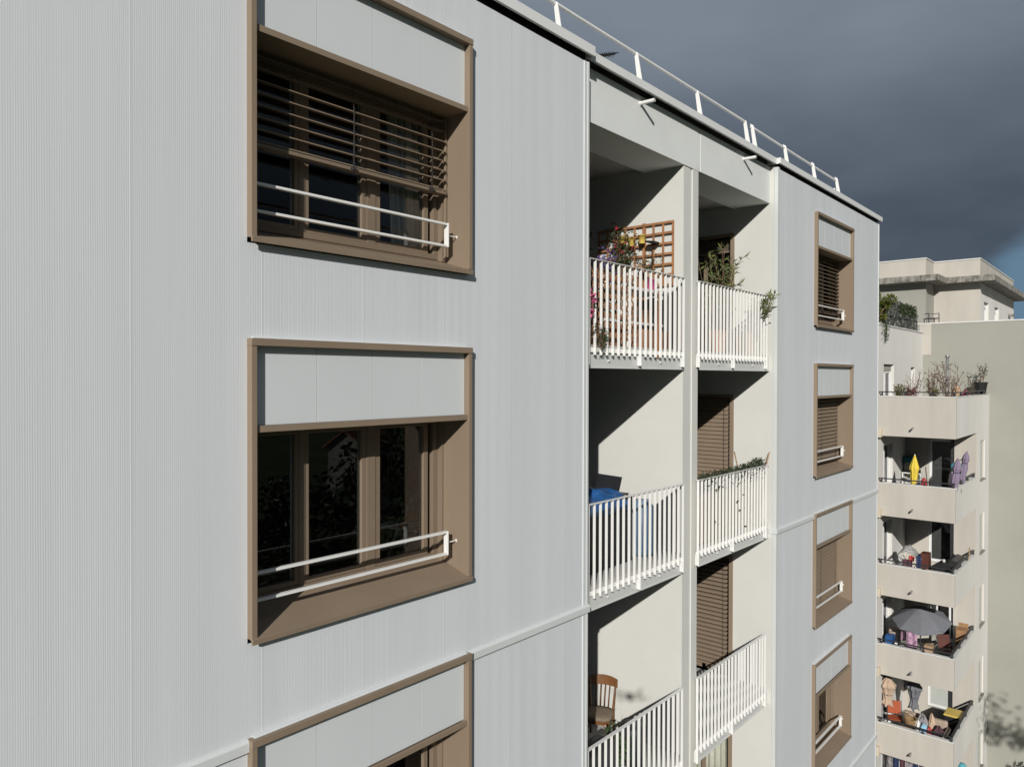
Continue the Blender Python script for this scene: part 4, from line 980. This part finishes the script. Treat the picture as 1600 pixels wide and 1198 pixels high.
MB().box(7.8, 8.67, .29, .72, f1 + .3, f1 + .33).build('shelf', 'white', t)
def pot(label, c, r, h, m, name='flower_pot', cat='pot', group=None):
    return tag(MB().lathe([(r * .74, 0), (r, h), (r * 1.06, h), (r * 1.06, h * 1.06), (r * .9, h * 1.06), (r * .85, h * .9), (.001, h * .9)], c, 16, cap=False).build(name, m, smooth=True), label, cat, group)
pot('magenta pot on the white table of the top left balcony', (8.42, .36, f1 + .76), .075, .14, 'fl_pink'); pot('white pot at left on the white balcony table', (7.95, .38, f1 + .76), .08, .15, 'white')
pot('terracotta pot in the middle of the white table', (8.15, .42, f1 + .76), .08, .15, 'terracotta'); pot('white pot on the lower shelf of the balcony table', (8.0, .4, f1 + .33), .09, .16, 'white')
pot('terracotta pot on the lower shelf beside the white pot', (8.35, .4, f1 + .33), .09, .16, 'terracotta')
crate('planter_box', 'brown wooden planter box on the floor at right end of the top left balcony', 'planter', (8.05, .25, f1 + .002), (8.75, .6, f1 + .24), 'terracotta')
crate('planter_box', 'brown planter trough on the floor under the diamond trellis', 'planter', (6.7, .36, f1 + .002), (7.7, .66, f1 + .24), 'terracotta')
G = 'yellow tin pots on the square trellis'
for lab, y, z in (('yellow tin pot at the left end of the square trellis in shade', 1.02, 19.90), ('yellow tin pot amid dark ivy on the square trellis', .87, 19.86), ('yellow tin pot hooked on the thick post of trellis', .70, 19.88)):
    pot(lab, (DIV0 - .11, y, z - .06), .055, .11, 'yellowpot', 'hanging_pot', 'pot', G)
t = world_thing('garden_light', 'small black solar light clipped to the square trellis', 'lamp', (8.72, .54, 19.5))
MB().tube([(8.75, .54, 19.5), (8.75, .54, 19.82)], .008, 6).build('stem', 'black', t); MB().prism([(.47, 19.80), (.61, 19.82), (.61, 19.845), (.47, 19.825)], 'x', 8.68, 8.82).build('lamp_head', 'black', t, bevel=.004)
def clump(name, label, cat, c, r, n, m, lsz, seed, flower=None, nf=0, fs=.03, group=None, trail=0.):
    rg = random.Random(seed); t = thing(name, label, cat, c, 0, group); lf, st, fl = MB(), MB(), MB()
    for i in range(12):
        p = Vector((rg.gauss(0, .5) * r[0], rg.gauss(0, .5) * r[1], rg.uniform(.4, 1.) * r[2])); st.tube([(0, 0, 0), p * .5, p], [.006, .004, .002], 4)
        for _ in range(n // 12): lf.leafy(p * rg.uniform(.3, 1.05) + Vector((rg.gauss(0, .25) * r[0], rg.gauss(0, .25) * r[1], rg.gauss(0, .12) * r[2] - trail * rg.random())), lsz, rg)
        if flower:
            for _ in range(nf // 12):
                q = p * rg.uniform(.75, 1.15) + Vector((rg.gauss(0, .2) * r[0], rg.gauss(0, .2) * r[1], rg.gauss(0, .08)))
                for _k in range(5): fl.leafy(q, fs, rg, wid=.8)
    st.build('stem', 'twig', t); lf.build('foliage', m, t)
    if flower: fl.build('flowers', flower, t)
    return t
clump('flowering_plant', 'purple flowering plant showing above the top left railing', 'plant', (7.5, .42, f1 + .84), (.17, .10, .24), 130, 'leaf_dark', .05, 61, 'fl_purple', 90, .03)
clump('climbing_plant', 'dark shaded plant mass at the left end of the top left balcony', 'plant', (7.3, .95, f1 + .8), (.5, .3, .75), 900, 'leaf_dark', .085, 62)
clump('climbing_plant', 'dark green climber with red flowers on the left of the square trellis', 'plant', (8.66, .98, 19.40), (.10, .22, .65), 560, 'leaf_dark', .055, 63, 'fl_red', 12, .035)
clump('climbing_plant', 'thin light green tendrils hanging on the middle of square trellis', 'plant', (8.76, .66, 19.42), (.04, .30, .34), 90, 'leaf_ivy', .045, 64)
clump('flowering_plant', 'pink flowers poking through the leftmost balusters of top left balcony', 'plant', (6.66, .05, f1 + .36), (.03, .03, .22), 40, 'leaf_dark', .035, 65, 'fl_pink', 12, .045)
clump('heather_plant', 'dark wiry heather at the foot of the leftmost balusters', 'plant', (6.8, .03, f1 - .05), (.13, .05, .30), 260, 'leaf_dark', .035, 66)
clump('potted_plant', 'dark green plants growing behind the orange diamond trellis', 'plant', (7.3, .48, f1 + .25), (.5, .1, .6), 520, 'leaf_dark', .07, 67, 'white', 40, .035)
# right top loggia: oleanders
def oleander(label, c, h, spread, n, seed, lean=(0, 0)):
    return shrub(label, c, h, spread, n, 'leaf_ole', 19, .105, seed, potr=.19, poth=.34, lean=lean, name='oleander', wid=.2, low=.3)
oleander('tall oleander standing in front of open balcony door', (10.85, .62, f1), 1.4, .32, 11, 71)
oleander('oleander poking its leaves out through the right end of railing', (11.33, .34, f1), .62, .22, 7, 72, lean=(.03, -.34))
# left middle loggia
t = world_thing('wire_shelving', 'tall shelving hung with black sheeting behind the middle left balusters', 'shelving', (7.3, .5, f2))
MB().box(6.66, 8.05, .40, .46, f2 + .02, f2 + .84).build('sheeting', 'black', t, bevel=.01)
fr = MB()
for x in (6.7, 7.4, 8.05):
    for y in (.48, .86): fr.tube([(x, y, f2), (x, y, f2 + .86)], .014, 6)
for z in (.3, .84): fr.box(6.68, 8.07, .47, .88, f2 + z, f2 + z + .02)
fr.build('frame', 'dkmetal', t)
bg_ = MB(); n = 20
for j in range(9):
    for i in range(n + 1):
        u, v = i / n, j / 8; x = 6.75 + 1.12 * u; bz = .125 * math.sin(PI * min(1, u * 1.02)) ** .5 + .03 * math.sin(u * 17) - .13 * max(0, u - .62)
        if v < .45: y = .33 - .02 * math.sin(u * 13); z = f2 + .86 - .16 + (bz + .16) * v / .45 * (1 if u > .5 else 1)
        else: y = .33 + .5 * (v - .45) / .55; z = f2 + .86 + bz + .02 * math.sin(v * 14 + u * 6)
        bg_.v.append((x, y + .012 * math.sin(u * 31 + v * 9), z))
for j in range(8):
    for i in range(n): a = j * (n + 1) + i; bg_.f.append((a, a + 1, a + n + 2, a + n + 1))
o = bg_.build('tarpaulin', 'blue', smooth=True); o.modifiers.new('Solidify', 'SOLIDIFY').thickness = .006
tag(o, 'crumpled blue tarpaulin bag on top of the black sheeted shelving', 'tarpaulin')
tag(MB().bar((7.53, .60, f2 + 1.055), (7.73, .375, f2 + 1.01), .014, .21, up=(-.25, -.2, 1)).build('black_tray', 'black', bevel=.004), 'black rectangular tray propped up on the blue tarpaulin', 'tray')
tag(MB().lathe([(.15, 0), (.17, .05), (.17, .62), (.12, .68), (.12, .72)], (8.45, .5, f2), 18).build('water_drum', 'drum', smooth=True), 'blue plastic drum behind the right hand balusters, middle left balcony', 'drum')
crate('storage_box', 'white box standing on the floor beside the blue drum', 'box', (8.1, .5, f2), (8.3, .9, f2 + .78), 'white')
# right middle loggia: strip of artificial hedge behind the rail, two canes
hd = MB(); rg = random.Random(77)
for i in range(4600):
    u = rg.random(); x = 9.30 + 2.22 * u; zt = f2 + .945 + .055 * (.55 + .45 * math.sin(u * 60)) + (.07 if .8 < u < .97 else .03 * u); zb = f2 + .72 - .0
    hd.leafy((x, .125 + rg.gauss(0, .028), zb + (zt - zb) * rg.random() ** .6), .034, rg, wid=.5)
for i in range(26):
    x = 9.3 + 2.2 * rg.random(); hd.leafy((x, .085 + rg.gauss(0, .02), f2 + rg.uniform(.05, .8)), .045, rg, wid=.55)
hb = MB().box(9.3, 11.54, .155, .163, f2 + .02, f2 + .93)
t = world_thing('artificial_hedge', 'strip of artificial hedge fixed behind the middle right railing', 'hedge', (10.4, .14, f2)); hd.build('foliage', 'leaf_hedge', t); hb.build('backing_mat', 'beigecan', t)
tag(MB().tube([(10.97, .3, f2), (10.97, .3, f2 + .9), (10.83, .3, f2 + 1.19)], .011, 6).build('bamboo_cane', 'wood_lt'), 'bamboo cane leaning left above the artificial hedge', 'cane')
tag(MB().tube([(11.50, .12, f2 + .1), (11.56, .10, f2 + .9), (11.66, .08, f2 + 1.14)], .011, 6).build('bamboo_cane', 'wood_lt'), 'bamboo cane at the right end of hedge, leaning toward wall', 'cane')

# wooden chair on the lowest left loggia
ch = thing('dining_chair', 'old varnished wooden chair with woven seat on the lower left balcony', 'chair', (8.42, 1.15, f3), 0); ch.scale = (.92, .92, .92)
ch.rotation_euler = (0, 0, math.radians(203))
# local axes: +x the way the chair faces
se = MB(); n = 28; prof = []
for i in range(n):
    a = 2 * PI * i / n; c_, s_ = math.cos(a), math.sin(a); e = .62
    prof.append((.215 * math.copysign(abs(c_) ** e, c_) , (.205 + .02 * c_) * math.copysign(abs(s_) ** e, s_)))
for q, z in ((.93, .405), (1, .415), (1, .445), (.96, .455), (.6, .466), (.0, .470)):
    for x, y in prof: se.v.append((x * q, y * q, z))
for j in range(5):
    for i in range(n): k = (i + 1) % n; se.f.append((j * n + i, j * n + k, (j + 1) * n + k, (j + 1) * n + i))
se.f.append(tuple(range(n))); se.build('seat', 'straw', ch, smooth=True)
ap = MB()
for i in range(n):
    x, y = prof[i]; x2, y2 = prof[(i + 1) % n]; ap.add([(x * .95, y * .95, .36), (x2 * .95, y2 * .95, .36), (x2 * .95, y2 * .95, .41), (x * .95, y * .95, .41)], [(0, 1, 2, 3)])
ap.build('apron', 'chairwood', ch)
for s in (-1, 1):
    MB().tube([(.17, s * .165, .42), (.185, s * .17, .3), (.175, s * .168, .15), (.20, s * .18, 0)], [.026, .021, .017, .013], 10).build('leg', 'chairwood', ch, smooth=True)
    MB().tube([(.06, s * .18, .39), (.13, s * .178, .33), (.18, s * .170, .22)], .010, 8).tube([(.19, s * .06, .39), (.19, s * .12, .33), (.183, s * .165, .22)], .010, 8).build('bracket', 'chairwood', ch, smooth=True)
    MB().tube([(-.28, s * .19, 0), (-.20, s * .178, .22), (-.185, s * .175, .44), (-.22, s * .19, .66), (-.27, s * .20, .84)], [.014, .018, .020, .017, .014], 10).build('leg', 'chairwood', ch, smooth=True)
tr_ = MB(); n = 18
for i in range(n + 1):
    u = -1 + 2 * i / n; y = .225 * u; x = -.285 - .045 * (1 - u * u); zt = .86 + .035 * (1 - u * u); zb = .745 + .012 * (1 - u * u)
    for dx in (-.010, .012): tr_.v += [(x + dx + .02, y, zb), (x + dx - .005, y, zt)]
for i in range(n):
    a = i * 4; b = a + 4
    tr_.f += [(a, b, b + 1, a + 1), (a + 2, a + 3, b + 3, b + 2), (a + 1, b + 1, b + 3, a + 3), (a, a + 2, b + 2, b)]
tr_.f += [(0, 1, 3, 2), (n * 4, n * 4 + 2, n * 4 + 3, n * 4 + 1)]
tr_.build('top_rail', 'chairwood', ch, bevel=.004)
for y in (-.105, -.035, .035, .105):
    MB().tube([(-.195, y * .9, .45), (-.225, y * .95, .6), (-.278 - .02 * (1 - (y / .2) ** 2), y, .77)], .0085, 7).build('spindle', 'chairwood', ch, smooth=True)
clump('potted_plant', 'leafy dark plants on the floor in front of the wooden chair', 'plant', (7.75, .45, f3 + .15), (.4, .12, .55), 380, 'leaf_ivy', .08, 81)
tag(MB().box(6.75, 7.6, .32, .62, f3, f3 + .6).build('garden_chest', 'dkmetal', bevel=.02), 'dark grey chest behind the lower left balusters under the chair', 'chest')
tag(MB().lathe([(.13, 0), (.16, .3), (.17, .5), (.15, .52)], (8.25, .5, f3), 16).build('tall_planter', 'dkmetal', smooth=True), 'dark tall planter behind the middle of the lower left balusters', 'planter')

# clothes drying rack and hangers inside the lit corner of the middle left window
t = world_thing('drying_rack', 'white wire drying rack standing inside the middle left window', 'drying rack', (4.75, .95, 15.6))
r = MB(); zz = 16.58
for x in (4.42, 5.05):
    r.tube([(x, .68, 15.6), (x, 1.15, zz)], .010, 6); r.tube([(x, 1.15, 15.6), (x, .68, zz)], .010, 6)
for i in range(7): y = .60 + .1 * i; r.tube([(4.34, y, zz + .03 * (3 - i) / 3), (5.12, y, zz + .03 * (3 - i) / 3)], .006, 5)
r.tube([(4.62, .8, zz - .3), (4.64, .8, 16.70), (4.70, .8, 16.82), (4.80, .8, 16.87), (5.0, .8, 16.86)], .016, 8)
for i in range(4): r.tube([(4.78, .74 + .05 * i, 16.80), (5.1, .74 + .05 * i, 16.76)], .006, 5)
r.build('frame', 'pvc', t)
for i in range(2):
    d = .07 * i
    h = MB().tube([(4.46, .70 + d, 16.60 - .05 * i), (4.66, .72 + d, 16.71 - .05 * i), (4.90, .74 + d, 16.60 - .05 * i), (4.46, .70 + d, 16.60 - .05 * i)], .017, 6).tube([(4.66, .72 + d, 16.71 - .05 * i), (4.66, .72 + d, 16.78), (4.69, .72 + d, 16.80)], .005, 5)
    tag(h.build('coat_hanger', 'orange', smooth=True), 'orange wooden coat hanger on the white drying rack, ' + ('front one' if i == 0 else 'behind the front one'), 'hanger')
M['brown_cloth'] = mat('brown_cloth', (.07, .055, .045), .95, 0, var=.15, vscale=6)
curtain(5.15, 6.05, 1.7, 15.65, 17.75, 'dark brown curtain deep inside the middle left window behind rack', m='brown_cloth')

# ------------------------------------------------------------------ trees and a house across the street
def tree(label, c, h, r, nleaf, lsz, seed, group=None, crown0=.35):
    rg = random.Random(seed); t = thing('tree', label, 'tree', c, rg.random() * 6, group); tk, lf = MB(), MB()
    tk.tube([(0, 0, -.1), (.05, .03, h * .25), (-.08, .1, h * .55), (.05, 0, h * .86)], [r * .075, r * .055, r * .035, r * .012], 10)
    ends = []
    for i in range(26):
        q = rg.uniform(.28, .86); b = Vector((0, .05, h * q)); a = rg.uniform(0, 2 * PI); ln = r * rg.uniform(.55, 1.0) * (1.12 - .65 * abs(q - .5))
        e = b + Vector((math.cos(a) * ln, math.sin(a) * ln, rg.uniform(.12, .55) * ln)); m1 = b.lerp(e, .5) + Vector((rg.gauss(0, .1), rg.gauss(0, .1), -.04 * ln)) * r * .3
        tk.tube([b, m1, e], [r * .022, r * .014, r * .005], 6); ends += [(m1, .7), (e, 1.)]
        for _ in range(4):
            p = m1.lerp(e, rg.random()); f = p + Vector((rg.gauss(0, 1), rg.gauss(0, 1), rg.gauss(.3, .8))).normalized() * r * rg.uniform(.18, .38); tk.tube([p, f], [r * .008, r * .003], 4); ends.append((f, .9))
    for i in range(nleaf):
        p, wgt = rg.choice(ends); d = Vector((rg.gauss(0, 1), rg.gauss(0, 1), rg.gauss(0, .8))) * r * .105 * wgt; lf.leafy(p + d, lsz, rg, wid=.6)
    tk.build('trunk', 'bark', t, smooth=True); lf.build('crown', 'leaf_tree', t)
    return t
tree('leafy tree whose shadow falls on the grey blank wall', (18.6, -11.4, 0), 13.6, 2.7, 11000, .20, 101)
G = 'trees across the street'
for i, (x, y, h, r) in enumerate([(18, -27, 14.6, 4.7), (26.5, -31, 13.4, 4.6), (35, -34, 15, 5), (10, -25, 15, 4.8), (44, -30, 12, 4.2), (2, -30, 13, 4.5)]):
    tree('big dark tree in the row across the street', (x, y, 0), h, r, 2600, .42, 110 + i, G)
H = thing('gabled_house', 'white gabled house beyond the street trees, mirrored in the middle left window', 'house', (58, -74, 0), math.atan2(.44, -.9))
he, hp, hw = 8.6, 10.9, 3.2                                      # the gable faces local +x
MB().prism([(-hw, 0), (hw, 0), (hw, he), (0, hp), (-hw, he)], 'x', -9, 0).build('wall', 'fgrey2', H)
rf = MB(); sl_ = (hp - he) / hw
for sg in (-1, 1):
    e = sg * (hw + .5); rf.prism([(0, hp + .02), (e, hp + .02 - sl_ * (hw + .5)), (e, hp + .27 - sl_ * (hw + .5)), (0, hp + .27)], 'x', -9.4, .5)
rf.build('roof', 'terracotta', H)
w = MB().box(0, .06, -.6, .6, 7.4, 9.2).build('window', 'pvc', H); MB().box(.06, .07, -.48, .48, 7.5, 9.1).build('glass_pane', 'black', w)
bush('tall_shrub', 'tall dark shrub growing at the foot of the grey blank wall', (32.5, -1.1, 0), (.9, .9, 3.75), 3000, 'leaf_dark', .16, 131)

# the camera drone whose blurred shadow lies on the loggia wall
D = thing('quadcopter_drone', 'grey quadcopter drone hovering level with the upper floors in front of facade', 'drone', tuple(CAM - F * .20 + Vector((0, 0, -.03))), TH)
bd = MB(); rows = [(-.10, .02, .02), (-.085, .04, .032), (0, .048, .038), (.06, .04, .032), (.085, .02, .018)]
for x, ry, rz in rows:
    for i in range(12): a = 2 * PI * i / 12; bd.v.append((x, ry * math.cos(a), .03 + rz * math.sin(a)))
for j in range(4):
    for i in range(12): k = (i + 1) % 12; bd.f.append((j * 12 + i, j * 12 + k, (j + 1) * 12 + k, (j + 1) * 12 + i))
bd.f += [tuple(range(12)), tuple(48 + i for i in range(12))]
bd.build('body', 'fgrey2', D, smooth=True)
for sx, sy in ((.07, 1), (-.13, 1), (.07, -1), (-.13, -1)):
    MB().tube([(sx * .5, sy * .035, .03), (sx, sy * .16, .05)], .009, 8).tube([(sx, sy * .16, .035), (sx, sy * .16, .075)], .014, 10).build('arm', 'fgrey2', D)
    MB().obox((sx, sy * .16, .078), (.21, .016, .002), (.1, 0, sx * 9 + sy)).build('propeller', 'black', D)

for o in scn.objects:
    for k in ('_w', '_local'):
        if k in o: del o[k]
